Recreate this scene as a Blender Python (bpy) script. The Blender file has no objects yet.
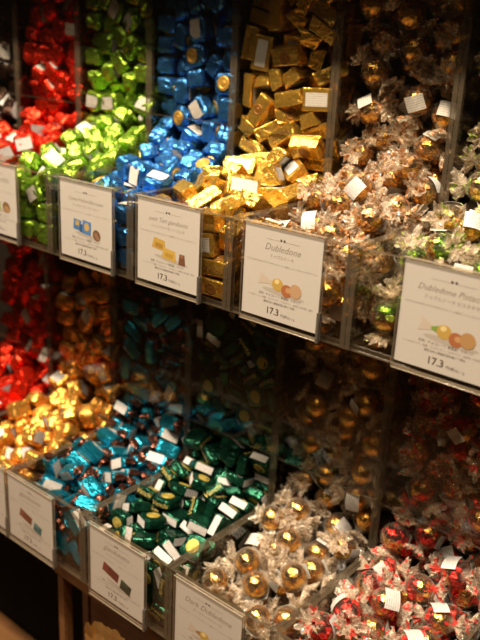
import bpy, bmesh, math, random
from mathutils import Vector, Matrix, Quaternion, noise
PI = math.pi
# ---------------------------------------------------------------- layout (metres)
PITCH = 0.15          # width of one bin
WALL = 0.0052         # acrylic thickness
GAP = 0.0006
UP = dict(y=0.0, z=0.0, h=0.1005, d=0.1712, p=0.0679, top=0.30)        # upper tier: tray front, rim height
LOW = dict(y=-0.0785, z=-0.3859, h=0.1003, d=0.1831, p=0.0663, top=0.285)
COLUMN_DEPTH = 0.078
# ---------------------------------------------------------------- candy meshes
def bm_to_mesh(bm, name, smooth=False):
    bmesh.ops.recalc_face_normals(bm, faces=bm.faces)
    me = bpy.data.meshes.new(name); bm.to_mesh(me); bm.free()
    if smooth:
        for p in me.polygons: p.use_smooth = True
    return me

def super_box(sx, sy, sz, power, cuts, seed, amp, freq):
    """a chunky foil parcel: rounded box with folded, crumpled facets"""
    bm = bmesh.new(); bmesh.ops.create_cube(bm, size=2)
    bmesh.ops.subdivide_edges(bm, edges=bm.edges[:], cuts=cuts, use_grid_fill=True)
    off = Vector((seed*3.1, seed*1.7, seed*5.3))
    for v in bm.verts:
        c = v.co.copy()
        k = (abs(c.x)**power + abs(c.y)**power + abs(c.z)**power)**(1/power)
        c = c/k
        p = Vector((c.x*sx, c.y*sy, c.z*sz))/2
        n = Vector((c.x/sx, c.y/sy, c.z/sz)).normalized()
        a = noise.noise(p*freq+off)*0.6 + (0.5-abs(noise.noise(p*freq*2.1-off)))*0.7 - 0.35
        v.co = p + n*a*amp
    return bm

def praline_mesh(seed, sx=.034, sy=.029, sz=.0245):
    bm = super_box(sx, sy, sz, 5, 5, seed, .0038, 100)
    # the two folded ends of the foil are drawn in and turned under
    for v in bm.verts:
        t = abs(v.co.x)/(sx/2)
        if t > .75:
            v.co.z *= 1-.28*(t-.75)*4*(.6+.4*noise.noise(v.co*160))
            v.co.y *= 1-.12*(t-.75)*4
    return bm_to_mesh(bm, 'praline')

def bar_mesh(seed):
    L, b, t, h = .041, .029, .0200, .0170
    bm = bmesh.new()
    def ring(x, k):
        return [bm.verts.new((x, -b/2*k, -h/2)), bm.verts.new((x, b/2*k, -h/2)),
                bm.verts.new((x*.93, t/2*k, h/2)), bm.verts.new((x*.93, -t/2*k, h/2))]
    rs = [ring(x, k) for x, k in ((-L/2, .95), (L/2, .95))]
    for i in range(4):
        j = (i+1) % 4
        bm.faces.new((rs[0][i], rs[0][j], rs[1][j], rs[1][i]))
    bm.faces.new(rs[0][::-1]); bm.faces.new(rs[1])
    bmesh.ops.bevel(bm, geom=bm.edges[:], offset=.0019, segments=2, profile=.6, affect='EDGES')
    bmesh.ops.triangulate(bm, faces=[f for f in bm.faces if len(f.verts) > 4])
    bmesh.ops.subdivide_edges(bm, edges=[e for e in bm.edges if e.calc_length() > .008], cuts=3, use_grid_fill=True)
    off = Vector((seed*2.3, seed, seed*4.1))
    for v in bm.verts:
        e = abs(v.co.x)/(L/2)
        amp = .0004 + (.0012 if e > .8 else 0)
        v.co += Vector((noise.noise(v.co*150+off), noise.noise(v.co*150-off), noise.noise(v.co*170+off*2)))*amp
    return bm_to_mesh(bm, 'ingot')

def twist_body_mesh(seed):
    return bm_to_mesh(super_box(.034, .019, .015, 7, 5, seed, .0013, 110), 'twist_body')

def twist_end_mesh(seed, s):
    bm = bmesh.new(); n = 14; rows = []
    for k, (x, ry, rz) in enumerate(((.0158, .0078, .0062), (.0178, .0060, .0042), (.0202, .0080, .0044), (.0226, .0090, .0036))):
        row = []
        for i in range(n):
            a = 2*PI*i/n
            w = 1+.22*(1 if i % 2 else -1)*(k/3)+.2*noise.noise(Vector((seed*3, i*.9, k*1.3)))
            row.append(bm.verts.new((s*(x+.0014*noise.noise(Vector((i*1.7, seed, k)))), ry*w*math.cos(a), rz*w*math.sin(a))))
        rows.append(row)
    for k in range(3):
        for i in range(n):
            j = (i+1) % n
            bm.faces.new((rows[k][i], rows[k][j], rows[k+1][j], rows[k+1][i]))
    c = bm.verts.new((s*.0212, 0, 0))
    for i in range(n): bm.faces.new((rows[3][i], rows[3][(i+1) % n], c))
    return bm_to_mesh(bm, 'twist_end')

def square_mesh(seed):
    return bm_to_mesh(super_box(.030, .030, .0145, 6, 5, seed, .0020, 100), 'square_sweet')

BALL_R = .0146
def ball_mesh(seed):
    bm = bmesh.new(); bmesh.ops.create_icosphere(bm, subdivisions=3, radius=BALL_R)
    off = Vector((seed*7.7, seed*2.1, seed))
    for v in bm.verts:
        n = v.co.normalized()
        v.co += n*((.5-abs(noise.noise(v.co*210+off)))*.0007-.00035)
    return bm_to_mesh(bm, 'ball', True)

def film_mesh(seed):
    """clear twisted wrapper: loose bag round the ball and a pleated fan at either end"""
    rnd = random.Random(seed); bm = bmesh.new(); n = 38
    half = [(0, .0158), (.0062, .0147), (.0108, .0118), (.0145, .0076), (.0172, .0040), (.0192, .0068), (.0212, .0098), (.0232, .0119), (.0252, .0126)]
    prof = [(-z, r) for z, r in half[:0:-1]]+half
    bend = [Vector((rnd.uniform(-.35, .35), rnd.uniform(-.35, .35), 0)) for _ in range(2)]
    pleat = [[rnd.uniform(-.30, .30) for i in range(n)] for _ in range(2)]
    rows = []
    for k, (z, r) in enumerate(prof):
        row = []; tail = min(1, max(0, (abs(z)-.0165)/.0085))
        for i in range(n):
            a = 2*PI*i/n
            nz = noise.noise(Vector((math.cos(a)*3.1+seed*5, math.sin(a)*3.1, z*260)))
            w = 1+tail*pleat[0 if z < 0 else 1][i]+(.62*tail+.055)*nz+.02*(1 if i % 2 else -1)
            zz = z+math.copysign(tail*.0066*noise.noise(Vector((i*1.3, seed*2.7, k*.9))), z)
            p = Vector((r*w*math.cos(a), r*w*math.sin(a), zz))
            b = bend[0 if z < 0 else 1]
            p += b*(max(0, abs(z)-.0165))
            row.append(bm.verts.new(p))
        rows.append(row)
    for k in range(len(prof)-1):
        for i in range(n):
            j = (i+1) % n
            bm.faces.new((rows[k][i], rows[k][j], rows[k+1][j], rows[k+1][i]))
    # each twisted end is two layers of film: an inner crumpled fan
    for s in (-1, 1):
        m = 18; rr = []
        b = bend[0 if s < 0 else 1]
        for k, (z, r) in enumerate(((.0175, .0022), (.0198, .0050), (.0222, .0082), (.0246, .0094))):
            row = []
            for i in range(m):
                a = 2*PI*i/m
                w = 1+.34*(1 if i % 2 else -1)*k/3+.5*noise.noise(Vector((i*.8, seed*9+s, k)))
                row.append(bm.verts.new(Vector((r*w*math.cos(a), r*w*math.sin(a), s*(z+.003*noise.noise(Vector((i*1.9, seed+4, k+s))))))+b*(z-.0165)))
            rr.append(row)
        for k in range(3):
            for i in range(m):
                j = (i+1) % m
                bm.faces.new((rr[k][i], rr[k][j], rr[k+1][j], rr[k+1][i]))
    return bm_to_mesh(bm, 'film')

def patch_mesh(w, h, lift, curve=0.0, nx=6, ny=3, thick=.00012, seed=0):
    """a paper sticker, gently bowed; lies in the plane z=lift"""
    bm = bmesh.new(); g = []
    for j in range(ny+1):
        g.append([bm.verts.new(((i/nx-.5)*w, (j/ny-.5)*h, lift-curve*(2*i/nx-1)**2+.0003*noise.noise(Vector((i*.7, j*.9, seed))))) for i in range(nx+1)])
    for j in range(ny):
        for i in range(nx): bm.faces.new((g[j][i], g[j][i+1], g[j+1][i+1], g[j+1][i]))
    ret = bmesh.ops.extrude_face_region(bm, geom=bm.faces[:])
    bmesh.ops.translate(bm, verts=[v for v in ret['geom'] if isinstance(v, bmesh.types.BMVert)], vec=(0, 0, thick))
    return bm_to_mesh(bm, 'patch')

def emblem_mesh(r, lift, rings=True):
    """round printed seal: a disc with a raised rim and a raised boss"""
    bm = bmesh.new(); n = 28
    prof = [(0, .0006), (r*.28, .0006), (r*.34, .0002), (r*.62, .0002), (r*.68, .0006), (r*.82, .0006), (r*.88, .0002), (r, .0001), (r, -.0006)]
    rows = []
    for k, (q, z) in enumerate(prof[1:]):
        rows.append([bm.verts.new((q*(1+(.05*math.cos(9*2*PI*i/n) if k >= 6 else 0))*math.cos(2*PI*i/n), q*math.sin(2*PI*i/n), lift+z)) for i in range(n)])
    for k in range(len(rows)-1):
        for i in range(n):
            j = (i+1) % n
            bm.faces.new((rows[k][i], rows[k][j], rows[k+1][j], rows[k+1][i]))
    bm.faces.new(rows[0])
    return bm_to_mesh(bm, 'seal')

def hull_of(meshes):
    """convex outline of a whole sweet (used to settle the heaps)"""
    bm = bmesh.new()
    for me, mat in meshes:
        for v in me.vertices: bm.verts.new(mat @ v.co)
    r = bmesh.ops.convex_hull(bm, input=bm.verts[:])
    bmesh.ops.delete(bm, geom=[v for v in bm.verts if not v.link_faces], context='VERTS')
    return bm_to_mesh(bm, 'hull')

def rot(axis, deg): return Matrix.Rotation(math.radians(deg), 4, axis)
def tr(x, y, z): return Matrix.Translation((x, y, z))

def candy_kinds():
    """kind -> list of variants; a variant is [(part name, mesh, local matrix, material key)], body first"""
    K = {}
    def put_praline(key, mat, emblem=None, size=(.034, .029, .0245)):
        vs = []
        for s in range(3):
            sd = s+len(key)
            parts = [('body', praline_mesh(sd, *size), Matrix(), mat)]
            st = patch_mesh(.023, .0165, 0, .0006, seed=sd)
            parts.append(('sticker', st, tr(0, 0, -size[2]/2-.0002) @ rot('X', 180), 'paper'))
            if emblem: parts.append(('emblem', emblem_mesh(.0094, size[2]/2+.0002), Matrix(), emblem))
            vs.append(parts)
        K[key] = vs
    put_praline('red', 'foil_red')
    put_praline('green', 'foil_green')
    put_praline('blue', 'foil_blue', 'seal_gold')
    put_praline('dark', 'foil_brown')
    put_praline('orange', 'foil_orange')
    vs = []
    for s in range(3):
        vs.append([('body', bar_mesh(s+1), Matrix(), 'foil_gold'),
                   ('sticker', patch_mesh(.031, .0155, 0, .0003, seed=s), tr(0, 0, -.0088) @ rot('X', 180), 'paper'),
                   ('emblem', emblem_mesh(.0076, .0085), Matrix(), 'seal_bronze')])
    K['bar'] = vs
    vs = []
    for s in range(3):
        vs.append([('body', twist_body_mesh(s+2), Matrix(), 'foil_teal'),
                   ('wrapper_end', twist_end_mesh(s, 1), Matrix(), 'foil_copper'),
                   ('wrapper_end', twist_end_mesh(s+5, -1), Matrix(), 'foil_copper'),
                   ('sticker', patch_mesh(.024, .013, 0, .0002, seed=s), tr(0, -.0102, 0) @ rot('X', 90), 'paper')])
    K['teal'] = vs
    vs = []
    for s in range(3):
        vs.append([('body', square_mesh(s+3), Matrix(), 'foil_forest'),
                   ('emblem', emblem_mesh(.0086, .0070), Matrix(), 'seal_yellow'),
                   ('sticker', patch_mesh(.024, .0095, 0, .0002, seed=s), tr(0, -.0158, 0) @ rot('X', 90), 'paper'),])
    K['square'] = vs
    for key, bmat, fmat in (('ball', 'ball_gold', 'film_bronze'), ('pistachio', 'ball_green', 'film_green'), ('clear', 'ball_gold', 'film_clear'), ('scarlet', 'ball_red', 'film_red')):
        vs = []
        for s in range(4):
            vs.append([('body', ball_mesh(s), Matrix(), bmat), ('cellophane', film_mesh(s+1), Matrix(), fmat),
                       ('tag', patch_mesh(.021, .0165, .0169, .0024, seed=s), rot('Z', 40*s) @ rot('Y', 90) @ rot('Z', 90+12*s), 'paper')])
        K[key] = vs
    return K

# settled poses of the sweets in each bin: variant, x, y, z (0.1 mm from the bin corner), quaternion (1/1000)
POSES = {
'U-3': '''0,279,201,-822,999,-5,-1,34 0,882,196,-825,4,999,-24,38 0,1193,182,-778,498,-485,507,509 0,1315,442,-768,49,-702,-40,710 0,234,180,-560,709,703,-6,54 1,587,208,-784,17,-712,-1,-702 2,1271,206,-499,6,-81,-4,-997 1,538,228,-444,96,619,-720,298 2,906,201,-578,81,1,997,-8 1,1295,226,-260,35,-696,-716,31 2,1267,733,-313,285,957,-49,5 1,241,432,-302,673,-738,-44,-20 0,671,465,-231,152,-977,2,-152 0,647,724,-161,391,-249,-541,-701 2,1259,843,-85,330,928,165,-47 2,247,183,-224,265,-309,-656,-636 0,189,703,-258,696,-37,713,-77 1,856,204,-324,997,-16,-59,47 1,398,896,-26,187,-333,817,433 1,760,963,-36,335,46,-915,-221 0,1005,482,-336,27,-68,-621,-780 1,1152,1147,-59,244,-33,480,842 0,980,694,-108,138,-741,137,-643 2,796,1219,44,446,621,536,-358 2,1056,1393,62,676,197,-682,-198 0,1254,1290,131,390,315,-717,484 2,501,1236,-17,457,-583,92,-665 1,1295,1865,110,630,-358,286,627 0,758,1472,194,414,544,414,601 2,484,1538,150,690,134,-257,663 1,917,2355,571,162,131,-726,655 2,725,1743,344,870,-487,72,-4 1,237,1518,147,174,-54,-824,537 1,1050,1859,465,229,-638,697,233 1,1310,1728,424,197,705,-221,-645 1,1291,1886,730,497,442,-538,519 2,1049,1643,229,352,-929,98,-56 2,794,1947,556,702,-260,-624,226 1,1261,2280,377,494,869,28,14 2,246,1760,295,358,-874,301,129 2,1267,2339,659,999,-27,7,-40 1,450,1869,507,619,665,-52,415 0,1299,2201,904,21,-725,-689,0 2,1041,2058,732,161,-761,-93,621 0,1266,1929,1056,979,-199,-41,0 1,239,2052,634,546,828,66,109 0,1297,2319,1162,695,7,13,-719 1,565,2003,752,294,624,-723,-38 2,930,1908,1025,92,15,-995,-23 2,1260,2062,1327,600,162,-220,752 1,207,1936,885,715,131,156,-669 1,1273,1922,1547,19,18,149,-989 1,985,1916,1320,338,-611,355,622 1,188,1908,1199,7,660,18,-751 2,767,2142,975,479,658,-289,504 0,624,1895,1125,515,-561,-477,-439 2,732,2079,1334,132,305,-917,222 0,198,1938,1509,487,-542,526,-439 1,482,1915,1456,544,44,836,59 0,1301,1938,1805,718,54,63,-691 2,234,1911,1778,994,24,104,3 1,646,1914,1760,7,-430,29,902 2,926,1918,1613,999,-37,-22,-1 1,1276,2367,1977,3,-13,-714,-700 2,432,1909,1960,268,9,-963,-14 2,989,1914,1856,79,996,-26,-39 0,1271,1888,2073,702,711,18,33 0,756,1955,2055,372,594,618,355 1,1308,2192,2232,435,571,-391,-576 2,1040,2136,2026,273,-73,427,859 2,1297,1884,2385,485,520,-517,477 1,186,1930,2192,740,-46,-670,-26 2,547,2029,2202,671,292,-384,-563 1,985,1916,2278,919,29,-394,-15 1,779,2307,2204,487,-492,407,-597''',
'U-2': '''2,426,196,-807,694,-718,-38,27 0,752,215,-776,835,82,-544,12 1,1018,419,-808,688,-713,95,-103 1,199,228,-555,12,-695,718,21 0,523,239,-530,263,939,-165,-150 0,921,245,-496,910,-277,152,268 2,1274,200,-541,5,-1,29,-1000 1,266,182,-259,465,-454,537,538 0,716,176,-243,327,303,640,-626 1,987,445,-285,537,-401,742,-13 1,1198,226,-242,170,-635,668,350 0,1253,618,-312,416,820,384,-81 1,380,426,-240,558,-524,-438,-472 2,781,446,-61,661,373,100,644 2,1011,821,-327,768,-163,533,315 2,1286,915,-203,645,225,-171,710 2,242,974,33,170,14,707,686 0,892,1101,-198,368,169,369,-837 0,1067,698,-20,681,-562,-429,189 0,1269,1199,-88,878,-477,-40,16 2,598,709,-193,145,308,893,-293 0,1056,1092,115,210,-858,-129,-450 1,1251,1439,113,825,362,-197,387 0,512,889,53,83,-787,139,595 1,821,863,-16,648,-314,-73,-690 0,1252,936,110,628,-676,-357,146 2,201,1673,43,651,308,-277,636 0,252,1239,141,784,-505,-214,-292 0,665,1179,32,424,-127,-816,-371 0,984,1376,-6,211,216,-447,842 0,1321,1861,382,602,-386,601,-357 1,1055,1608,184,232,567,727,-310 1,1300,2317,435,281,642,664,-261 0,485,1465,77,54,26,284,-957 0,769,1456,235,480,402,-567,-535 1,1031,1808,342,7,-14,-384,-923 2,541,1661,318,577,208,756,231 1,1271,1912,809,93,63,-533,839 2,224,2069,482,731,682,-13,3 1,680,1986,321,629,-375,138,-666 0,1245,2122,666,271,139,474,-826 2,236,1792,358,86,64,-248,963 1,905,2183,652,645,344,252,634 2,1079,2301,847,524,-430,220,-701 2,203,2029,800,365,627,-583,364 2,742,2293,441,40,-585,56,-808 0,1293,1972,1080,42,666,740,-77 1,521,2074,611,418,-288,-857,93 1,832,1872,600,305,285,573,-705 0,401,1938,1029,192,-677,-710,38 0,972,1903,909,446,339,528,-638 0,648,1942,819,291,-697,-631,178 0,1320,2308,965,577,430,513,467 1,1272,2343,1234,30,-50,28,998 0,211,1902,1323,451,508,-449,581 2,1037,2077,1200,496,291,799,174 2,499,1952,1312,416,379,649,512 0,723,1934,1078,145,655,-716,-191 1,1310,2225,1498,485,559,462,489 1,218,2319,1616,665,120,260,689 1,748,2315,1519,183,-714,-663,126 0,1299,1917,1388,17,-652,56,756 2,827,1899,1359,343,351,683,-541 0,214,1978,1609,736,-77,-65,-669 0,1272,1898,1717,726,-686,-9,51 2,192,2050,1888,88,694,16,715 1,540,2026,1576,2,-42,995,-90 0,1288,2193,1828,301,679,494,452 0,421,1922,1887,631,-23,-772,-75 2,956,1884,1696,468,480,527,-522 1,185,2090,2201,528,-487,505,-478 2,1308,2310,2150,537,453,430,568 2,1319,1930,2048,88,734,125,661 1,1051,2031,2005,403,-511,678,343 0,711,1938,1973,632,-17,-271,726 0,577,1915,2202,43,-987,-5,-153 2,1261,2034,2356,938,237,-239,-88 0,904,1937,2259,73,-576,-724,-373''',
'U-1': '''0,477,222,-829,5,-710,-703,19 1,792,200,-823,1000,-5,-17,-7 0,753,518,-829,6,-745,-667,20 0,1272,176,-806,2,23,-692,721 2,1259,483,-820,946,17,-18,322 1,518,410,-508,21,603,-334,-724 0,723,228,-553,673,596,287,330 1,975,404,-585,648,-111,633,410 2,1273,202,-538,31,999,41,13 1,1315,503,-521,89,-710,-71,695 0,243,204,-447,990,-10,111,-85 1,728,227,-279,728,-68,-46,680 2,1061,188,-304,702,-666,-141,-207 0,1107,659,-457,486,715,250,435 0,280,446,-243,514,506,-544,429 0,233,728,-409,18,-5,518,855 1,752,534,-262,8,38,865,-500 1,1090,473,-253,225,-959,162,54 1,1293,832,-242,650,-252,314,645 1,210,703,-75,243,720,-615,209 2,226,1231,-62,44,-42,935,350 1,534,755,-195,280,-269,875,291 2,1290,224,-105,582,-411,344,-612 2,991,855,-208,123,-618,-471,617 2,1261,1027,-90,432,885,-167,36 1,354,935,33,357,857,-128,-349 1,762,666,20,313,-872,-57,372 1,1022,1243,-72,465,-227,792,-325 1,1271,592,0,785,26,-496,369 1,924,912,99,1,473,600,-644 0,812,1319,66,408,-572,-80,707 0,1301,1277,84,233,588,331,701 0,516,1295,12,172,540,341,750 2,1053,1452,176,551,-472,-113,-679 2,624,1510,219,848,394,222,-277 2,219,1423,155,152,643,625,-415 0,1252,1764,332,494,861,-35,116 2,1285,1565,206,420,536,655,-327 0,287,1629,284,113,-101,-948,-281 2,1263,2342,471,218,-12,976,-24 2,230,1887,408,13,-11,541,841 2,853,1676,323,284,350,880,147 1,1114,2111,572,413,-533,687,271 0,1265,1914,732,67,-44,-867,-492 2,562,2275,620,105,-31,-988,110 1,1270,2092,946,18,-44,-336,-941 1,564,1780,404,220,708,-488,461 2,846,1883,543,590,-107,376,706 1,230,1891,728,703,-710,21,43 2,1293,2359,801,509,484,-481,524 2,569,1891,735,38,-41,705,707 2,1266,2328,1109,25,40,-134,990 2,228,2146,860,257,-966,-6,27 0,555,2093,943,505,860,-51,57 2,1269,1910,1192,43,-999,-9,21 0,227,1945,1056,420,-282,743,-439 0,862,2093,798,551,562,-334,519 2,1295,1934,1447,679,8,50,-733 2,229,1910,1355,17,44,22,999 0,1321,2288,1372,532,-452,556,-451 1,229,2047,1592,41,997,-25,-61 1,509,1948,1530,521,-498,-474,507 0,970,1948,1063,524,-472,625,-336 1,528,1949,1193,331,662,-389,-548 2,1072,2223,1401,509,-525,489,-475 0,741,2298,1765,293,633,429,573 2,778,1912,1325,438,59,-897,-22 2,1012,1912,1508,475,27,879,-32 0,762,2183,1415,517,805,262,-123 1,1287,2318,1651,727,-14,-54,-684 0,214,1942,1856,729,19,48,-683 0,996,2353,1716,511,-433,439,599 1,1297,2361,1945,536,-471,453,535 1,500,2014,1795,37,671,-739,-47 1,789,1960,1662,709,272,163,630 1,1318,2010,1748,723,-26,690,37 1,731,1890,2008,617,-612,-350,-349 0,1007,1917,1866,675,-656,-136,-310 1,202,1947,2106,690,-7,38,-723 0,1320,1944,2057,504,-479,543,-470 2,228,1913,2346,62,-998,0,28 2,1318,2278,2252,472,531,484,511 1,492,1939,2138,584,341,-383,-629 0,1059,1938,2167,54,691,703,-157 0,551,2246,2235,889,107,-417,-155 0,1320,1940,2348,523,-502,476,-498''',
'U0': '''0,918,199,-823,1000,4,-6,0 0,1300,247,-806,529,-536,-498,430 1,228,209,-611,997,34,-73,2 0,921,221,-564,11,670,742,6 2,1242,205,-546,31,-25,-46,998 0,1273,499,-518,656,723,154,150 2,208,228,-316,32,-682,727,73 2,438,963,-240,457,724,379,351 0,806,196,-312,3,996,-24,81 1,1272,201,-282,28,-21,998,45 1,472,422,-293,711,-415,555,116 2,214,1047,-154,23,-741,348,-574 2,630,696,-206,160,562,-810,42 2,1270,468,-229,30,27,747,-664 0,1265,740,-267,35,-210,65,-975 2,242,675,-195,343,-47,-205,915 1,735,365,-90,240,939,-184,166 2,1254,672,11,136,-973,-144,120 0,1295,1002,-161,576,-371,-394,-613 2,488,909,75,752,-12,-649,-112 2,936,576,-237,687,248,-178,-659 0,754,875,27,505,-566,-449,-473 1,1233,1229,-30,364,563,-625,400 2,1291,2008,162,226,-673,-666,-228 0,691,1181,-44,682,121,-711,-123 1,1288,1493,104,686,230,-170,669 1,950,1211,22,339,602,282,666 0,408,1279,-55,320,475,-323,-753 0,694,1424,95,531,846,-4,-49 1,1293,2248,390,678,-129,110,715 0,1308,2317,654,446,-558,413,-565 0,1049,1525,150,288,677,352,579 2,1270,1738,294,35,17,-928,370 2,780,1628,241,611,-413,-339,-583 1,1298,2355,971,501,495,519,-485 0,275,1471,150,641,512,-567,73 0,1040,2312,629,710,72,-52,699 1,227,1706,341,511,131,784,328 0,482,1679,223,544,-467,669,-195 2,746,1857,434,62,-970,-14,233 1,204,1948,490,621,-321,-269,-663 2,457,2311,573,93,700,702,-91 1,1311,1927,501,608,360,608,362 2,737,2344,765,0,992,4,-125 0,1311,2309,1278,478,518,486,517 0,1008,2348,973,562,-483,437,509 0,1048,1897,535,724,31,689,5 1,512,1899,663,656,576,-353,336 0,1052,2077,881,520,390,-696,305 0,1309,1912,842,29,696,21,717 1,235,1999,799,42,132,10,990 2,827,1890,801,636,-632,315,311 0,1294,2320,1550,2,-721,693,-2 2,204,1939,1070,701,-1,-2,-713 1,717,2155,992,735,299,255,-553 2,1268,1905,1160,751,657,10,60 0,493,1914,1019,75,723,39,-686 2,1032,1977,1355,596,-351,-310,653 0,758,1929,1194,80,663,743,50 2,1311,1985,1443,541,455,542,455 0,458,2040,1338,731,-147,662,-81 2,1316,2344,1851,2,-703,-4,711 0,199,1937,1328,684,6,0,730 2,733,1895,1477,700,700,-100,100 1,1005,2322,1577,141,757,46,-637 2,777,1890,1806,536,-534,465,460 1,752,2153,1602,351,561,-610,436 1,1267,1907,1726,20,-37,15,999 1,489,1909,1694,19,801,5,598 0,1290,2042,1977,103,741,-649,137 0,711,2319,1904,456,548,-528,-462 0,199,1937,1587,693,-2,-5,721 0,979,2086,1862,113,-471,-462,-743 2,1270,2214,2180,29,48,-233,-971 0,224,1912,1852,15,999,44,-25 0,1019,1908,2156,16,960,30,-278 0,1315,1932,2322,153,676,-167,-701 2,706,1908,2142,840,-27,542,-2 2,184,2057,2110,566,421,570,422 2,477,1938,2027,320,-626,-576,417''',
'U1': '''0,626,150,-820,679,-734,9,14 0,702,547,-845,708,29,-43,704 0,1319,393,-731,586,406,476,-515 0,1232,603,-687,68,-35,6,-997 0,282,175,-581,273,22,958,-88 1,627,264,-620,7,324,875,-361 0,1201,156,-829,641,767,12,5 1,920,400,-694,617,143,-101,767 2,1235,170,-583,992,126,-20,7 0,1228,752,-518,133,991,29,-3 2,1231,1006,-554,84,-36,861,-501 0,1269,445,-398,691,145,-134,696 1,1313,769,-277,683,-198,249,658 0,1217,1199,-466,106,42,360,-926 2,1335,307,-235,532,-475,642,-281 2,1306,1033,-182,442,556,542,-449 2,151,265,-179,460,539,488,510 1,1020,145,-389,703,-709,-49,-44 2,1279,696,0,160,637,717,-231 0,992,941,-110,31,120,-702,-701 1,272,594,-270,982,185,45,-10 2,1040,147,-142,45,55,702,-709 0,972,726,-136,985,-130,-72,88 1,741,284,-253,322,-435,817,-199 1,240,987,14,401,-322,-766,386 2,1021,526,-44,302,117,402,-857 2,450,187,-125,999,18,28,4 0,347,1109,124,110,748,-618,216 1,1181,347,-98,34,561,88,-822 1,1328,1291,20,360,630,531,438 2,536,1013,2,59,544,-799,248 2,709,480,-17,835,-177,-392,343 1,595,1152,172,240,624,704,-240 2,282,625,-24,540,806,-207,-123 1,817,1004,89,395,-814,-329,270 2,1326,1357,-221,702,61,102,702 1,1111,1549,-160,846,-370,-330,197 1,736,1520,113,231,502,390,737 2,1315,1705,39,494,499,705,-98 1,1132,1284,30,51,679,732,-8 2,433,1413,224,383,-910,-156,27 1,968,1795,-3,233,956,-108,-139 2,1029,1735,237,87,325,858,387 0,1236,1968,113,837,-547,25,-7 2,466,1704,250,312,934,109,138 2,990,1357,217,489,684,-489,-232 1,795,1722,381,749,292,-334,-491 1,928,2228,272,940,321,50,-107 2,264,1878,388,144,-47,-945,291 1,280,2133,446,152,-979,128,43 2,628,2182,469,119,-666,719,160 1,1220,2318,408,135,-60,-820,553 1,758,1878,616,286,18,947,-142 2,889,2153,456,203,-708,-666,-122 1,1129,1793,532,441,895,28,62 0,475,1943,631,136,913,249,292 1,1229,1996,333,2,-43,995,-87 0,1352,2169,620,604,-365,-608,363 2,1148,2187,591,302,-641,699,94 1,184,1968,667,194,-676,-679,210 2,161,1915,1124,44,-670,-8,741 2,793,1919,882,709,659,39,250 2,366,1858,901,345,327,610,-634 1,1233,1937,723,185,54,978,83 0,1123,1973,878,718,-78,-188,665 2,440,2061,850,157,977,-12,144 0,1229,1856,1095,694,-719,-19,-21 2,414,2191,995,138,119,-179,-967 1,1076,2397,853,715,694,-68,55 2,1352,2292,1037,691,-141,-693,147 0,807,1881,1091,15,112,104,-988 1,1223,2072,1148,968,67,-241,16 2,411,1989,1230,646,-6,-122,-754 1,1124,2005,1298,220,343,905,123 0,151,2182,1437,637,-299,629,-331 2,1049,2349,1170,280,6,-960,6 2,614,1969,1295,564,-382,446,-581 1,1319,2257,1370,28,-712,658,-243 2,374,1857,1565,532,-535,-475,-453 1,980,2387,1456,184,-155,-755,-610 1,387,2153,1383,27,661,-742,109 0,829,1975,1328,660,219,-170,-698 0,718,1865,1547,637,768,-28,53 0,781,2315,1763,872,254,-414,57 0,1125,2279,1626,798,296,345,-396 2,276,2399,1713,703,709,-43,42 1,1331,2371,1757,699,-108,700,101 0,173,1900,1666,650,-14,760,-19 1,975,2080,1555,670,584,-246,-388 1,284,2136,1681,127,364,29,922 0,699,2058,1635,534,-332,366,686 1,268,1972,1944,109,984,-73,-119 0,983,2002,1774,180,-568,-796,108 1,584,2172,1830,519,-59,773,360 0,812,1996,2015,535,318,224,750 1,1224,1897,1854,5,968,-3,-252 0,563,1883,2024,62,696,-69,712 1,1095,2152,1925,139,-202,36,-969 2,270,1979,2164,722,672,-37,-161 2,1236,1918,2051,24,240,7,970 2,268,2363,1920,50,23,983,172 1,1321,2277,2062,52,708,702,63 0,1211,2297,2258,595,-728,-302,160 1,941,1970,2184,638,398,-261,-605 2,1327,1973,2244,97,700,702,89 2,345,2288,2331,64,182,-221,956 2,1227,1899,2403,991,-2,-135,3 1,284,1976,2386,101,-254,-960,60 0,829,1888,2326,900,75,-430,20''',
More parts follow.
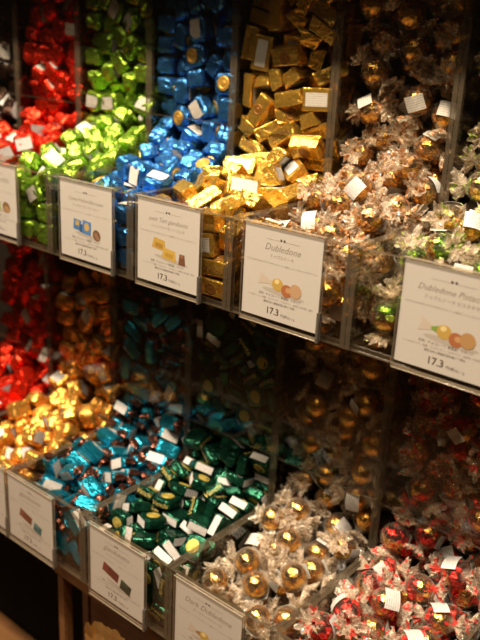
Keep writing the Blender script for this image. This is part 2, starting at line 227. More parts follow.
'U2': '''2,373,333,-764,659,-92,-709,-233 2,765,258,-340,28,-709,-704,8 0,1150,506,-761,368,602,-394,-589 3,1149,568,-452,550,-498,472,-476 2,727,526,-734,53,-92,693,-713 2,1092,241,-586,123,654,-746,-29 3,1090,789,-662,688,-27,-714,127 3,352,249,-475,470,-508,-459,557 0,356,828,-636,714,-67,693,72 0,1252,342,-198,582,630,396,-327 0,854,1002,-509,470,502,443,575 3,360,549,-523,502,-502,-423,564 0,347,1071,-461,530,477,520,470 0,1255,961,-396,394,-811,373,219 2,347,242,-163,531,474,554,430 0,527,778,-350,713,143,685,48 3,857,948,-198,234,749,52,618 1,377,537,-212,58,651,-131,745 2,355,1034,-163,234,616,-255,-707 1,994,1170,-36,249,664,160,687 3,842,627,-117,251,-333,757,-502 2,1137,844,81,860,-10,463,-213 0,524,1189,80,322,153,349,-867 0,638,1415,244,713,302,-341,-533 1,1111,1404,105,229,-638,440,-590 0,353,1314,-283,689,252,648,207 2,866,1246,-335,640,277,-652,-298 0,234,1228,96,767,388,-318,400 1,893,1487,-154,463,525,-355,-620 3,359,1564,-96,276,548,-377,-693 2,1144,1681,-17,755,-269,-553,227 1,632,1775,47,794,19,-570,-212 1,1254,1756,257,399,-630,-509,-431 3,370,2030,237,512,652,-447,-336 0,1141,2159,326,760,76,644,37 2,793,1806,321,198,199,505,-816 1,1038,1725,509,36,-19,-813,-581 1,368,1635,280,614,177,-769,1 0,1107,2001,696,816,31,-577,-29 1,246,2020,519,765,534,-153,325 1,1130,2302,592,623,-365,-652,231 2,706,2162,465,82,-93,-525,842 1,1112,2289,904,284,450,254,808 1,734,2184,783,234,-200,-717,-625 0,1254,2030,1061,206,826,-504,142 1,444,2159,707,368,195,-560,716 2,1160,2302,1360,425,560,-435,-562 3,360,1954,1027,51,723,-199,-660 0,731,2228,1183,492,450,-1,-746 3,366,2294,970,331,-556,241,-724 3,953,1955,1188,86,-922,-355,127 1,245,2236,1368,170,832,527,25 2,1254,2071,1585,616,-379,-442,-531 3,359,1968,1450,448,117,885,50 1,1253,2090,1896,340,224,-715,569 1,648,2302,1561,418,321,816,239 0,976,2302,1841,323,-83,85,-939 3,380,2090,1774,674,526,515,-64 3,786,2057,1698,714,-404,-124,558 3,249,1982,2152,674,91,67,-730 2,745,1953,2059,691,-276,-359,564 1,351,1954,2555,220,719,249,610 1,1253,2154,2210,284,-106,-537,-787 1,709,2176,2544,670,231,519,-478 3,439,2302,2030,830,36,-524,-187 1,351,2299,2530,416,388,-813,-125 0,921,2169,2250,702,-661,-85,251 2,1136,1953,2474,478,537,536,442 2,1015,2302,2572,586,241,-206,-746''',
'U3': '''3,280,245,-658,997,14,24,-73 2,957,765,-195,716,-8,-136,684 3,1067,288,-763,84,673,201,-707 3,1137,256,-457,637,-335,-543,433 2,606,250,-409,482,357,-167,-783 0,610,501,-763,213,580,-402,-675 3,1129,672,-741,145,738,60,656 2,244,600,-634,487,145,230,-830 2,1256,544,-371,0,22,-247,969 1,1123,922,-568,377,-498,526,-577 1,253,712,-208,41,91,247,-964 0,459,878,-596,754,-149,-639,41 1,854,472,-237,635,458,-402,-476 3,1249,829,-160,347,199,-437,805 2,590,708,-362,830,-439,313,-141 3,766,1134,-169,663,392,508,-386 2,394,959,-85,683,504,334,410 3,1133,1111,-4,253,-445,160,-844 3,357,1135,-415,364,-624,-359,591 1,1118,1169,-391,143,578,108,796 0,348,1406,-219,557,533,-468,-432 2,1158,1413,-210,672,193,-689,-192 3,495,1317,76,18,152,481,863 1,797,1498,-7,620,273,-138,723 3,268,1359,113,278,-215,750,561 3,1044,1738,19,742,-109,-626,-216 1,387,1725,10,538,416,-412,-606 0,1256,1695,306,346,-854,-339,-191 3,589,1950,172,411,-561,436,-571 0,998,1936,292,304,-817,-429,-238 2,352,2194,367,687,-173,-679,195 3,857,2237,383,275,712,-225,-606 1,364,1784,408,570,-454,-578,367 0,1255,2181,461,220,-259,-623,-705 3,349,1989,633,634,270,667,281 0,1139,1956,696,400,592,-493,-497 3,355,2301,655,623,246,-698,-255 3,753,2088,628,810,-567,47,138 3,257,2149,942,676,735,18,-49 1,1140,2272,736,669,-394,514,-365 0,549,2014,981,521,296,62,-798 0,1013,1971,975,242,-602,348,-677 0,363,2302,1209,449,347,782,259 0,876,1957,1269,652,298,-615,-330 3,498,2084,1368,701,-624,313,-148 3,843,2285,1046,20,-307,39,951 3,363,2302,1631,579,399,499,506 1,1252,2196,1152,279,196,548,-764 3,349,1999,1680,609,283,-683,-287 2,1086,2303,1394,201,452,90,864 2,749,2180,1762,636,-746,-139,-141 1,1152,1980,1770,63,-709,-37,701 0,344,2302,1931,165,-698,200,-668 1,1254,2084,2037,613,426,440,-499 3,252,1994,2096,13,970,-243,-8 3,1042,2301,2185,157,317,-926,-130 0,536,1953,2164,37,897,-439,29 1,790,2098,2085,681,584,442,-7 1,355,2302,2246,652,260,-664,-258 2,946,1958,2363,851,-14,-524,-16 1,353,1990,2555,355,-611,363,-608 0,850,2302,2478,900,-200,255,-293 1,354,2302,2549,642,-266,674,-250''',
'L-2': '''0,310,223,-800,660,677,227,234 2,623,226,-801,585,533,413,450 1,923,825,-393,604,76,-297,735 2,1288,222,-812,696,32,28,717 2,1029,745,-713,64,-710,-413,566 2,1309,858,-670,635,-343,-619,309 0,266,229,-530,700,-7,-82,710 0,705,184,-511,710,-702,2,-54 1,1294,179,-525,464,503,535,-496 2,1001,328,-619,695,-443,531,199 2,226,175,-269,705,709,-10,22 0,243,451,-298,68,-95,31,993 2,570,188,-233,55,-85,688,718 2,809,398,-308,538,529,-554,353 0,942,1214,-395,488,-465,129,727 0,1055,177,-244,411,394,-616,545 0,1320,395,-238,401,590,380,589 1,1282,747,-371,451,514,705,-187 0,1269,1299,-359,23,0,-871,490 1,536,454,-239,762,40,645,-46 1,232,667,-107,31,6,943,-330 2,205,1124,-101,617,-368,310,623 0,191,1396,20,384,597,320,628 1,806,662,-169,127,-509,191,-829 1,623,1256,-114,899,233,-119,352 2,1082,574,-124,16,838,429,-336 2,1135,964,-229,295,-154,-856,394 0,1267,1203,-57,15,-1,146,989 0,977,837,33,20,-96,-473,-876 1,1281,884,2,44,681,-715,-152 0,518,770,-59,241,676,-250,-650 1,961,1246,-46,262,-506,417,-708 1,1297,1497,-198,638,-336,355,595 0,480,1490,81,24,-104,678,727 0,1271,1754,-53,180,357,454,797 0,611,2058,120,31,-65,948,310 0,216,1703,170,310,-613,717,118 1,817,1494,54,764,-474,-404,167 2,229,1916,367,54,29,-920,387 0,969,2064,133,955,294,-14,-40 2,1238,1444,136,150,-184,587,-774 1,491,1727,276,733,202,-626,-173 0,765,2252,314,635,-298,310,642 0,1286,2050,123,253,-686,-656,-190 2,1273,2304,311,4,13,394,-919 2,977,2473,455,658,738,-89,120 2,1034,1696,215,6,-393,-74,-916 0,186,2114,569,344,-596,-330,647 2,523,2044,422,567,204,-157,783 1,779,1798,353,468,515,685,216 0,1053,2172,456,385,-536,714,234 0,231,2251,1081,939,-341,30,-27 0,1292,1974,565,341,-603,-647,-318 1,202,2061,891,674,-94,145,718 1,1057,2056,790,227,-650,-650,322 1,454,2026,738,26,760,0,649 0,849,2021,565,435,-865,165,-189 2,1075,2450,870,558,-1,-822,-112 2,519,2039,1032,57,78,51,994 2,740,2173,832,390,-805,266,-360 0,1320,2251,845,134,691,150,694 0,1052,2263,1193,880,-277,-128,365 0,228,2036,1323,31,-41,-78,-996 0,828,2012,1149,640,-657,309,252 1,188,2115,1575,439,-556,456,-539 2,548,2181,1258,21,-790,-604,106 1,1250,2018,1028,756,612,-172,156 1,203,2182,1833,50,709,701,-57 0,1320,2099,1334,544,448,556,441 2,230,2476,1827,63,22,-695,716 2,1085,2263,1658,607,60,705,-361 1,461,2044,1569,836,65,-540,-73 2,898,2436,1669,649,663,267,260 0,1253,2481,2127,233,-227,615,718 2,906,2007,1721,726,670,126,-96 2,1014,2039,1417,4,90,981,172 1,202,2215,2127,419,561,560,-442 0,1284,2059,1652,71,-613,785,55 2,212,2475,2146,460,518,503,-517 1,711,2054,1495,619,369,-338,-605 2,1299,2225,1953,562,420,446,-555 0,232,2038,2376,111,-994,-6,8 2,1299,2031,2154,415,-566,-561,-439 2,485,2054,1923,652,190,-348,646 2,1012,2060,1981,728,-139,-25,-671 0,1291,2370,2412,696,95,-129,700 2,1298,2015,2496,518,-463,-504,-513 2,1017,2260,2200,448,-894,-11,-12 0,553,2011,2232,93,135,-741,651 0,1029,2038,2590,90,-714,-6,-694 0,822,2033,2378,14,-896,-50,441 1,535,2007,2569,450,492,545,-509''',
'L-1': '''0,276,182,-803,1,-8,703,711 2,899,179,-792,708,696,-111,40 1,566,324,-819,528,26,-13,848 1,1254,201,-787,22,-234,16,972 2,239,181,-515,701,710,-68,-18 1,451,711,-437,219,-869,427,119 2,735,199,-556,189,-19,982,-12 1,1015,448,-570,704,78,32,-705 1,1240,180,-469,466,465,523,-541 2,1298,431,-428,505,-516,512,465 2,1267,716,-472,28,-59,897,437 0,230,176,-217,709,704,-34,-18 0,408,622,-196,207,-474,829,213 1,182,841,-247,698,113,-698,-109 0,562,247,-294,742,112,596,-286 0,738,489,-339,181,-335,-907,183 1,986,229,-324,329,646,585,362 0,1296,582,-163,692,-214,139,675 1,1050,893,-332,93,290,-392,-868 0,384,1033,-169,284,729,221,-582 0,995,571,-226,329,630,-690,-138 1,662,845,-217,903,91,-250,-337 2,655,1131,-94,501,549,-656,135 2,924,1061,-196,655,-50,-489,-573 0,948,788,13,638,407,-620,-209 1,1314,958,-124,667,-223,649,-290 1,1153,1216,-29,46,288,-392,-872 0,1291,1454,-229,606,-340,-349,-629 1,186,1930,64,610,-338,624,-352 1,826,1302,-2,846,-464,238,-109 2,1289,1724,-101,673,208,203,-680 2,452,1345,-38,775,-400,-415,261 1,979,1689,-100,437,898,38,-25 1,214,1064,72,576,-361,316,-662 1,1024,1933,69,629,-290,-643,328 0,1298,1945,108,642,-335,281,630 0,231,2200,224,957,287,-4,-40 0,1267,2190,217,957,289,-22,16 0,1061,1393,163,649,-40,629,426 2,829,1573,171,498,823,113,247 0,562,2070,167,4,15,-930,368 1,941,2162,261,719,-121,-438,-526 2,710,2283,350,14,695,-600,396 0,1287,2427,435,568,431,-511,481 0,489,1645,151,797,293,-148,506 0,1235,1579,161,694,-118,619,348 1,229,1405,96,436,635,583,-256 0,1170,2009,737,359,-354,-612,-609 2,1252,2025,427,53,211,957,192 2,997,2464,453,558,438,-438,553 1,1296,2271,945,304,-625,-661,-283 2,245,1839,317,18,-80,-970,-228 1,1000,2267,670,906,-240,329,-116 0,1292,2056,1077,287,-697,-611,-242 2,492,1998,500,810,87,288,503 1,685,1819,316,366,-87,-853,362 1,853,2065,910,774,56,152,612 0,599,2100,717,650,-281,144,-691 1,1005,2059,1122,63,-711,-681,164 1,183,2074,534,612,340,-612,-368 2,864,2032,583,690,-50,442,572 1,1318,2033,1425,10,-712,-15,-702 2,1267,2451,1203,826,563,-29,-8 0,1321,2433,1503,529,508,488,474 1,1209,2030,1699,154,-54,986,-38 0,1315,2431,1808,536,474,-533,-451 0,292,2013,836,719,679,111,-98 1,596,2098,1017,536,389,-485,-572 0,1070,2188,1373,630,-668,-179,353 0,309,2083,1111,6,60,30,998 0,509,2433,1154,692,281,275,606 1,1134,2030,1938,33,986,35,157 2,215,2364,1532,777,90,10,-623 0,658,2437,1347,251,673,-619,-317 0,1206,2457,2061,173,83,981,1 0,229,2060,1356,25,998,54,-31 2,1001,2218,2170,556,597,42,-577 0,229,2036,1606,43,996,51,-56 0,1063,2342,1673,649,165,-187,-719 1,844,2011,1562,598,-615,-360,-368 1,190,2174,1867,468,-567,413,-537 1,580,2135,1317,736,655,59,-160 2,822,2095,1871,92,-663,737,-97 1,552,2134,1673,88,-148,830,531 2,1040,2461,2330,545,-423,-383,-614 0,719,2353,2111,699,-181,307,-620 2,452,2302,2002,4,-443,164,-881 2,934,2428,1906,244,612,-649,-381 2,1250,2049,2265,509,764,253,-304''',
'L0': '''1,417,286,-874,5,-698,-716,0 1,1210,348,-851,704,-708,-40,42 0,752,223,-851,221,-206,649,-699 0,1230,167,-762,32,-309,-222,-924 2,1209,129,-289,638,-648,289,300 2,590,167,-552,813,-56,-578,-41 1,947,164,-718,168,-462,-292,-820 0,1361,290,-618,504,471,-551,-470 1,1251,309,-459,244,324,-257,-877 2,299,718,-551,75,-62,850,518 0,276,1057,-292,959,118,-257,13 0,702,437,-634,9,875,367,314 1,1217,754,-567,17,-221,-306,926 0,724,994,-361,154,46,-970,185 0,298,853,-381,9,117,-903,-414 2,135,904,-173,472,553,-458,-512 0,1114,563,-509,80,-61,-202,974 0,1028,1091,-395,901,-214,336,171 0,445,746,-296,90,108,-383,913 1,817,269,-426,144,-595,338,-715 2,1006,919,-518,322,663,661,-142 1,1220,1096,-323,276,932,-52,-232 2,173,464,-398,90,707,666,-221 1,764,675,-209,77,-974,175,121 2,697,1053,-198,717,-99,152,673 1,1018,288,-428,767,283,95,568 2,1195,908,-330,147,-217,-714,-649 2,1322,1122,-175,371,591,-697,163 0,289,157,-248,7,27,-131,-991 1,159,577,-125,518,-486,395,583 0,270,1036,15,38,934,106,-339 2,972,810,-228,780,582,-227,35 2,1044,1171,-113,943,-144,-258,-155 0,630,282,-266,93,703,689,-146 1,373,862,-84,22,-268,382,-884 0,1163,560,-321,228,-91,-39,969 2,973,605,-125,974,102,169,-109 0,320,464,-262,900,-185,150,365 1,475,645,-84,957,168,-235,37 0,930,284,-223,617,312,313,651 1,902,1196,-20,264,68,944,-184 2,291,1282,-55,159,986,-7,41 0,1203,350,-165,972,159,94,149 0,1318,749,-229,545,-463,675,181 2,447,1049,34,123,-265,-52,-955 1,1040,942,-58,204,185,956,-105 2,676,1348,-22,613,-214,-47,-759 0,293,1415,-372,293,-955,49,29 0,292,1253,-245,48,-122,-644,754 2,1003,1500,-308,343,-938,-38,-40 0,287,1634,-28,555,-831,18,9 0,1328,1370,-211,660,-268,326,621 0,621,1427,-201,207,608,-765,60 1,1051,1359,-73,324,424,558,-635 0,287,1457,-160,359,-933,25,2 1,740,1642,-165,338,935,-44,-101 1,299,1783,-121,939,334,32,-73 0,1344,1469,-97,288,646,635,-310 0,289,1465,64,65,994,-16,-87 0,783,1571,26,70,-400,-894,188 0,970,1723,-132,229,-157,-895,349 2,1210,1755,-75,299,-908,132,264 0,541,1917,-26,216,58,-267,937 0,1199,1982,22,947,296,-3,-125 0,1203,1571,6,898,-416,-36,137 1,474,1678,147,537,-71,157,826 0,172,1827,85,208,651,-712,164 0,699,2018,64,883,-421,180,-106 0,921,1548,165,356,669,-651,-29 2,374,2000,182,133,687,708,-91 2,369,2153,288,697,-117,97,701 2,1166,2128,169,215,966,-101,-105 0,172,2008,280,702,10,117,-703 2,963,1856,180,177,-578,-719,343 2,1256,1721,137,330,196,-846,-370 0,1179,1811,279,112,408,-838,346 2,299,1794,406,966,-253,55,-6 1,587,2017,284,700,87,151,-693 2,610,2008,439,94,-832,539,95 1,1205,2229,281,139,81,-970,183 1,306,1928,505,251,934,-256,12 0,1213,1992,326,16,5,943,-333 1,483,2172,625,37,73,992,97 2,1329,2154,442,705,-69,138,693 1,1179,1843,482,42,-118,-460,879 2,786,2085,519,193,-554,-645,490 0,173,1962,978,519,472,504,-503 0,872,2048,362,910,-78,-337,230 1,1345,2315,554,702,-94,-77,-702 0,486,1960,673,741,650,117,-118 1,1367,2363,716,436,-555,433,-560 2,1212,1995,647,158,-12,969,-192 1,1261,2073,826,805,-237,-286,-463 1,690,2104,765,61,-203,-972,-102 0,1068,2013,868,550,39,834,-12 2,494,1989,972,46,-190,-214,-957 1,1023,2254,629,310,81,119,-940 2,265,2108,728,26,-930,-193,-312 0,1367,2128,1042,357,-604,378,-604 1,312,2246,975,585,-126,-375,-708 1,1251,2380,876,293,-327,876,-198 1,132,2341,926,344,621,-346,-614 2,1086,2369,939,610,-281,-257,695 2,531,2158,1068,364,698,-612,-76 1,1001,2369,1073,696,320,-275,-580 0,709,2150,1003,752,270,-411,-439 0,863,2119,903,38,-706,701,92 0,670,1982,1368,5,683,-6,730 1,1197,2221,1142,245,-671,-599,363 1,816,2381,1121,665,479,-308,-483 0,309,1963,1321,719,628,228,-193 0,767,2174,1205,468,-753,287,-364 0,298,2115,1308,617,-721,190,252 1,1036,2110,1312,117,560,800,-181 1,819,2131,1445,408,-607,-404,549 1,986,2088,1508,214,638,-704,227 1,286,1990,1553,71,-262,-243,-931 0,490,2182,1443,704,-42,505,497 2,1342,2397,1298,70,712,-319,-621 1,1289,2112,1344,724,98,-138,669 0,1323,2115,1510,701,83,-138,694 0,299,2216,1629,125,13,-421,-898 2,445,2000,1739,76,56,528,844 0,1327,2117,1671,708,67,-127,692 1,876,2125,1669,56,-634,694,-336 2,1325,2115,1853,617,-526,-477,341 2,1131,2157,1706,54,-694,-718,14 0,1211,2303,1889,107,-886,-442,-90 2,292,2153,1841,89,48,-655,-749 2,1120,1983,1931,0,353,0,-936 1,866,1982,1914,47,933,-17,355 2,776,2224,2159,667,-343,-30,660 2,684,2149,1948,315,85,-45,-944 0,287,1962,1948,711,703,-32,-8 0,1145,2370,2092,603,788,-62,107 2,158,2377,1989,707,8,17,707 0,916,2507,2160,705,-667,-79,-226 0,1147,2207,2022,988,99,-118,17 2,576,2168,2081,41,-732,669,-123 0,914,2088,2119,206,-231,932,-187 2,362,2180,2046,693,-205,102,684''',
'L1': '''1,219,204,-866,10,703,710,-34 1,782,127,-800,494,-495,-508,-503 2,875,355,-872,0,-674,-738,0 1,1181,253,-877,55,11,7,998 2,1278,843,-760,15,-90,-953,-287 1,1294,202,-739,11,50,-42,998 2,982,335,-724,942,-15,25,-333 0,1290,1157,-543,5,-48,-278,959 0,279,217,-388,52,-718,69,-690 2,541,403,-277,459,540,-136,692 2,1279,210,-579,23,-720,693,19 1,1357,202,-356,17,753,-9,658 2,1280,516,-722,6,-706,707,-47 0,132,206,-394,497,-506,508,-488 0,132,852,-285,184,-685,202,-675 1,756,241,-320,138,-482,855,-133 0,662,700,-356,457,-285,428,-726 1,701,945,-392,641,746,-115,-138 0,1071,138,-386,432,433,-597,519 0,1208,791,-610,163,-662,-709,-180 1,1121,1046,-447,202,-657,690,225 0,252,559,-371,846,417,124,-309 1,761,332,-169,170,408,893,-83 0,865,535,-366,180,259,945,-82 1,974,808,-418,392,-914,104,6 0,1143,254,-222,133,149,-815,545 0,1217,519,-479,132,740,-99,-651 2,1291,864,-403,4,33,-253,967 1,1209,1189,-278,293,634,-674,241 0,234,434,-194,495,465,-512,525 0,364,960,-203,3,-46,246,968 0,357,1256,-208,130,698,-598,372 0,888,683,-236,85,668,-724,151 0,997,953,-231,93,-7,-933,347 1,666,1260,-181,412,212,852,-244 2,1081,417,-189,787,-449,300,296 1,1360,538,-467,718,-177,657,-146 0,1286,800,-261,269,-962,34,35 1,1293,1290,-182,243,674,628,-303 2,503,187,-202,496,110,-509,695 2,278,667,-78,229,207,936,-169 1,211,971,-47,6,-3,-266,-964 1,134,1277,-176,669,-232,-668,230 0,596,628,-106,971,-99,-70,-207 1,705,954,-155,25,15,-996,83 0,518,1245,30,696,-213,177,663 0,1288,653,-180,945,325,7,36 1,1128,907,-36,132,248,-950,138 1,1279,1331,-20,921,-381,76,42 2,220,1341,52,73,150,362,917 0,508,966,-17,51,39,-90,-994 1,906,1148,-81,272,800,-314,-433 1,1367,1018,-44,664,-242,-656,264 1,298,1459,118,652,-375,-133,-646 1,1075,1250,3,639,373,-545,-395 1,1282,1415,-376,673,225,-217,670 1,207,1573,-173,907,-418,31,-28 2,1293,1667,-199,675,210,212,-675 2,277,1686,-80,342,681,-600,241 2,755,1569,-173,292,-156,871,-362 1,1290,1533,-17,913,-409,3,19 0,210,1824,1,916,-401,6,-24 1,500,1514,-109,196,952,18,236 0,1007,1718,-67,658,-133,-531,-516 1,778,1724,-23,90,-430,760,-478 1,220,1951,84,642,-286,-254,-665 1,648,1465,96,903,-198,41,-378 1,990,1971,1,820,254,139,-495 1,1289,2013,94,25,2,26,-999 1,660,1856,106,269,-921,-276,-63 1,1282,1815,-5,354,610,-618,348 1,932,1393,95,320,433,-214,-815 1,449,1649,155,836,-330,104,426 0,1292,2050,249,5,-7,1000,12 1,218,1968,268,671,-243,-233,-661 1,995,2348,315,676,10,43,-735 0,992,1821,168,89,707,-700,48 1,1067,1855,396,572,449,-501,-469 1,1294,1877,459,26,-29,860,-509 2,219,2095,363,660,-243,-233,-672 1,1293,2085,470,500,-486,-505,-508 0,1292,2360,273,14,-17,-279,960 1,210,2236,545,114,-713,591,360 0,1281,2457,476,704,58,-73,704 1,1234,2231,484,428,-411,560,578 1,615,2405,497,11,-205,-21,979 1,531,1846,328,90,-956,216,178 2,1077,1995,737,633,697,-334,38 1,645,2022,557,576,414,-449,-544 1,227,1794,453,76,-675,-722,-130 1,1276,2057,768,566,386,-662,303 2,834,1819,464,515,-849,112,48 2,141,2084,756,695,255,-639,-208 0,871,2085,483,708,-401,-293,-502 1,1296,2452,636,69,-699,-702,-118 0,1285,2369,762,640,113,91,-755 2,407,2021,588,339,687,-611,198 0,841,2199,662,57,-298,-808,505 0,389,2122,713,760,-304,189,542 2,1270,2288,896,145,-976,161,-4 2,682,2039,818,203,-682,692,-124 2,1288,2034,996,39,-999,-14,1 0,946,1959,1018,304,304,-638,639 2,214,2028,995,0,48,-341,939 2,515,2038,995,692,213,100,683 0,307,1959,1232,434,434,-558,558 2,1124,2532,1276,66,-66,704,704 1,219,2163,1200,290,648,634,-308 2,1362,2449,1148,524,450,536,486 1,1295,2031,1151,6,-696,-717,-30 2,645,2067,1108,136,-871,-420,216 0,1107,1960,1346,623,611,343,-349 2,1366,2038,1374,500,-499,501,-499 0,220,2102,1428,692,-146,-113,-698 0,1219,2276,1320,638,-307,-640,299 0,214,2038,1608,709,-76,72,697 0,759,2032,1248,699,-159,77,-693 1,486,2057,1422,691,-511,403,-316 2,1366,2430,1451,54,705,54,705 0,209,2131,1761,37,997,-13,-65 2,1291,2032,1605,3,952,1,306 0,510,2036,1672,666,-195,167,-700 1,758,2060,1460,124,-229,232,-937 1,1192,1960,1830,318,319,634,-628 1,368,2044,1889,162,7,-986,38 2,1027,2033,1572,19,932,-10,363 1,1280,2312,1703,938,-147,-310,-40 2,134,2043,1995,707,4,-707,-4 1,895,2056,1659,288,-531,766,-219 0,1249,2532,1730,276,-276,-651,-651 0,388,1957,2127,558,-578,-417,-425 1,782,2032,1751,7,341,-35,-939 2,1073,2407,1808,757,462,3,-462 2,1141,2200,1865,237,-815,-399,-348 0,898,2040,1950,28,935,8,-353 2,1287,2019,2084,9,-40,-406,-913 1,671,2031,1858,263,668,661,220 0,1288,2452,1980,629,-121,345,-686 2,630,2077,2011,270,653,678,200 0,852,2143,2162,27,977,-17,-212 1,499,2163,2174,95,339,334,-875 0,895,2128,2307,208,-41,-977,17 0,1367,2264,2136,644,-313,-628,306 1,205,2092,2297,438,559,-562,423 1,683,2069,2394,855,37,-502,-126 1,1062,2086,2097,415,-555,541,-476 1,206,2230,2339,781,-624,13,-29 0,1187,2454,2326,257,-669,-636,284 1,973,2531,2547,674,643,242,-269 0,1272,2104,2320,104,709,370,591 2,441,2069,2416,267,-767,-279,512 2,1338,2431,2437,682,310,501,433 1,1083,2071,2552,58,-890,-393,225 0,1221,2265,2579,73,-424,-529,732 1,209,2445,2495,10,278,-14,-960 0,675,2374,2464,732,-149,176,-641 0,1058,2064,2397,231,108,-967,-4''',
'L2': '''1,371,358,-759,551,-261,697,377 1,730,245,-658,589,27,11,808 3,1130,533,-759,365,-564,505,-541 2,1255,561,-332,49,156,-914,371 0,618,689,-736,681,362,634,60 0,1128,240,-676,312,-367,-868,120 2,1112,749,-532,13,774,479,413 0,376,547,-493,564,586,242,529 0,669,787,-443,804,257,-342,-414 0,1034,334,-301,3,617,-482,-622 1,1127,1053,-492,610,243,651,382 0,350,242,-471,671,-198,685,-201 1,549,1057,-489,66,-508,-193,-837 2,764,611,-154,187,-311,-820,443 0,917,936,-236,605,247,-646,-394 1,364,390,-198,528,128,730,-415 3,371,966,-224,727,-301,593,-172 3,1119,830,22,526,-263,782,-207 0,522,751,-42,788,-179,461,366 2,521,1304,-178,31,566,771,292 3,1146,1164,-71,751,22,-656,-72 3,717,1258,70,285,432,-654,552 3,370,1387,162,329,-436,295,-784 1,245,1334,-297,450,706,-477,267 1,1033,1299,-326,0,-739,-54,671 2,358,1665,-79,623,291,-637,-348 2,940,1558,-152,653,214,-649,-327 3,354,1923,94,534,-399,667,-334 0,959,1903,81,518,816,-249,66 0,547,1660,222,458,611,520,382 2,1238,1649,43,577,257,318,-708 1,709,2053,290,530,-373,-496,-578 3,1250,2093,208,217,414,-788,400 3,321,2109,366,822,514,222,-104 2,1134,2420,432,294,591,318,681 2,370,2415,530,342,-657,480,-471 1,645,2061,601,333,-473,639,-508 0,1142,2007,497,548,530,-506,-403 1,654,2260,834,746,330,562,-137 0,1152,2071,826,633,-310,-667,242 3,371,2417,1036,40,-801,-17,597 3,977,2404,813,695,-337,-261,579 1,388,2091,926,209,-871,-321,306 0,1135,2410,1074,755,-315,-407,407 0,245,2198,1230,175,-7,504,846 2,1255,2073,1232,13,-80,997,-13 0,743,2279,1166,345,-473,-532,-611 0,862,2123,1445,741,-75,-443,500 0,422,2074,1440,506,-23,859,80 1,1134,2421,1411,474,-548,-302,620 3,479,2417,1469,48,-489,-4,871 1,1081,2080,1698,232,-621,610,-433 1,416,2212,1754,629,419,-245,-607 2,1253,2314,1814,315,-652,-664,-188 3,780,2304,1887,185,-70,821,535 2,1138,2417,2104,163,788,-530,-269 1,370,2418,2014,663,-6,748,37 3,1123,2074,2160,313,634,-664,-242 3,250,2191,2206,397,788,423,-205 0,823,2298,2201,413,-568,-630,-332 0,548,2179,2246,385,-199,-538,-723 3,876,2420,2476,751,-213,-527,336 1,380,2072,2501,135,-773,-203,585 0,1154,2073,2544,266,-625,263,-685''',
'L3': '''3,354,485,-468,675,-8,731,102 0,705,975,-544,422,834,240,262 0,366,830,-639,120,541,-278,-784 2,1256,986,-535,22,12,454,891 0,401,242,-230,677,-409,471,-392 2,353,863,-334,433,192,-630,-616 2,802,604,-392,431,-712,130,539 2,1011,916,-357,600,-468,-557,-332 3,249,453,-63,620,290,281,-673 1,622,846,-112,651,-651,-377,-105 2,1175,525,-238,222,41,965,137 2,1144,1025,-86,727,-25,-676,120 1,663,1006,147,123,-791,-287,-526 3,1145,736,21,414,638,-353,-544 3,1139,1313,6,385,645,-405,-522 1,397,726,47,337,494,-365,714 3,368,1176,112,851,-60,448,268 0,798,350,-120,367,-343,546,670 2,359,1271,-322,428,833,266,229 3,1149,1334,-299,351,640,357,583 2,633,1263,-169,253,-755,545,-262 3,1148,1586,-134,413,-604,348,-586 1,627,1564,-148,399,-559,-536,491 0,822,1429,174,67,727,219,-648 1,376,1757,-17,531,-435,-633,359 2,1156,1847,42,285,-671,-302,614 3,366,1489,154,168,514,363,759 2,845,2068,191,231,574,308,723 0,291,1782,385,931,-110,128,324 0,345,2007,153,709,123,678,154 1,1071,1740,319,254,575,66,775 3,550,2261,324,409,-533,-550,496 2,977,2237,470,516,-826,202,105 1,612,1964,478,318,857,338,-224 3,1245,2171,294,783,-531,168,276 0,435,2420,570,405,436,-724,-348 0,1255,2300,675,779,-471,190,366 0,245,2213,708,245,452,779,-359 3,920,2417,797,511,322,134,785 1,412,2075,927,305,-251,915,-78 0,1123,2071,864,579,-325,-717,210 3,715,2246,967,360,-856,-328,175 2,1257,2189,1244,833,-184,119,509 3,455,2305,1129,487,-764,-393,155 3,1161,2408,1635,589,-315,223,-710 1,794,2420,1267,363,-417,778,-298 3,1131,2074,1607,302,705,-575,-285 1,736,2206,1519,414,464,-717,314 0,789,2074,1822,510,340,-185,-768 0,245,2183,1332,217,-242,601,730 3,851,2407,1913,460,378,-254,-762 2,247,2309,1623,489,-548,-514,-442 2,1175,2198,2022,601,720,-344,37 1,515,2313,1763,647,715,-185,188 2,921,2138,2222,561,-27,294,-773 0,246,2310,1928,577,425,494,-492 1,499,2257,2098,516,517,546,-411 0,245,2304,2254,652,-711,-174,-195 0,926,2421,2330,503,383,694,344 2,519,2258,2396,517,499,-512,471 1,1253,2187,2504,172,263,658,-684''',
}
def unpack(t):
    out = []
    for w in t.split():
        n = [int(c) for c in w.split(',')]; out.append((n[0], n[1:4], n[4:8]))
    return out
# ================================================================ scene
sc = bpy.context.scene
COL = sc.collection
def link(o): COL.objects.link(o); return o
def obj(name, me, mat=None, parent=None, loc=None, matrix=None):
    o = link(bpy.data.objects.new(name, me))
    if mat is not None and me is not None and not me.materials: me.materials.append(mat)
    if parent is not None: o.parent = parent
    if loc is not None: o.location = loc
    if matrix is not None: o.matrix_local = matrix
    return o
def tag(o, label=None, cat=None, group=None, kind=None):
    if label: o['label'] = label
    if cat: o['category'] = cat
    if group: o['group'] = group
    if kind: o['kind'] = kind
    return o
def empty(name, loc=(0, 0, 0)):
    o = link(bpy.data.objects.new(name, None)); o.location = loc; o.empty_display_size = .02
    return o
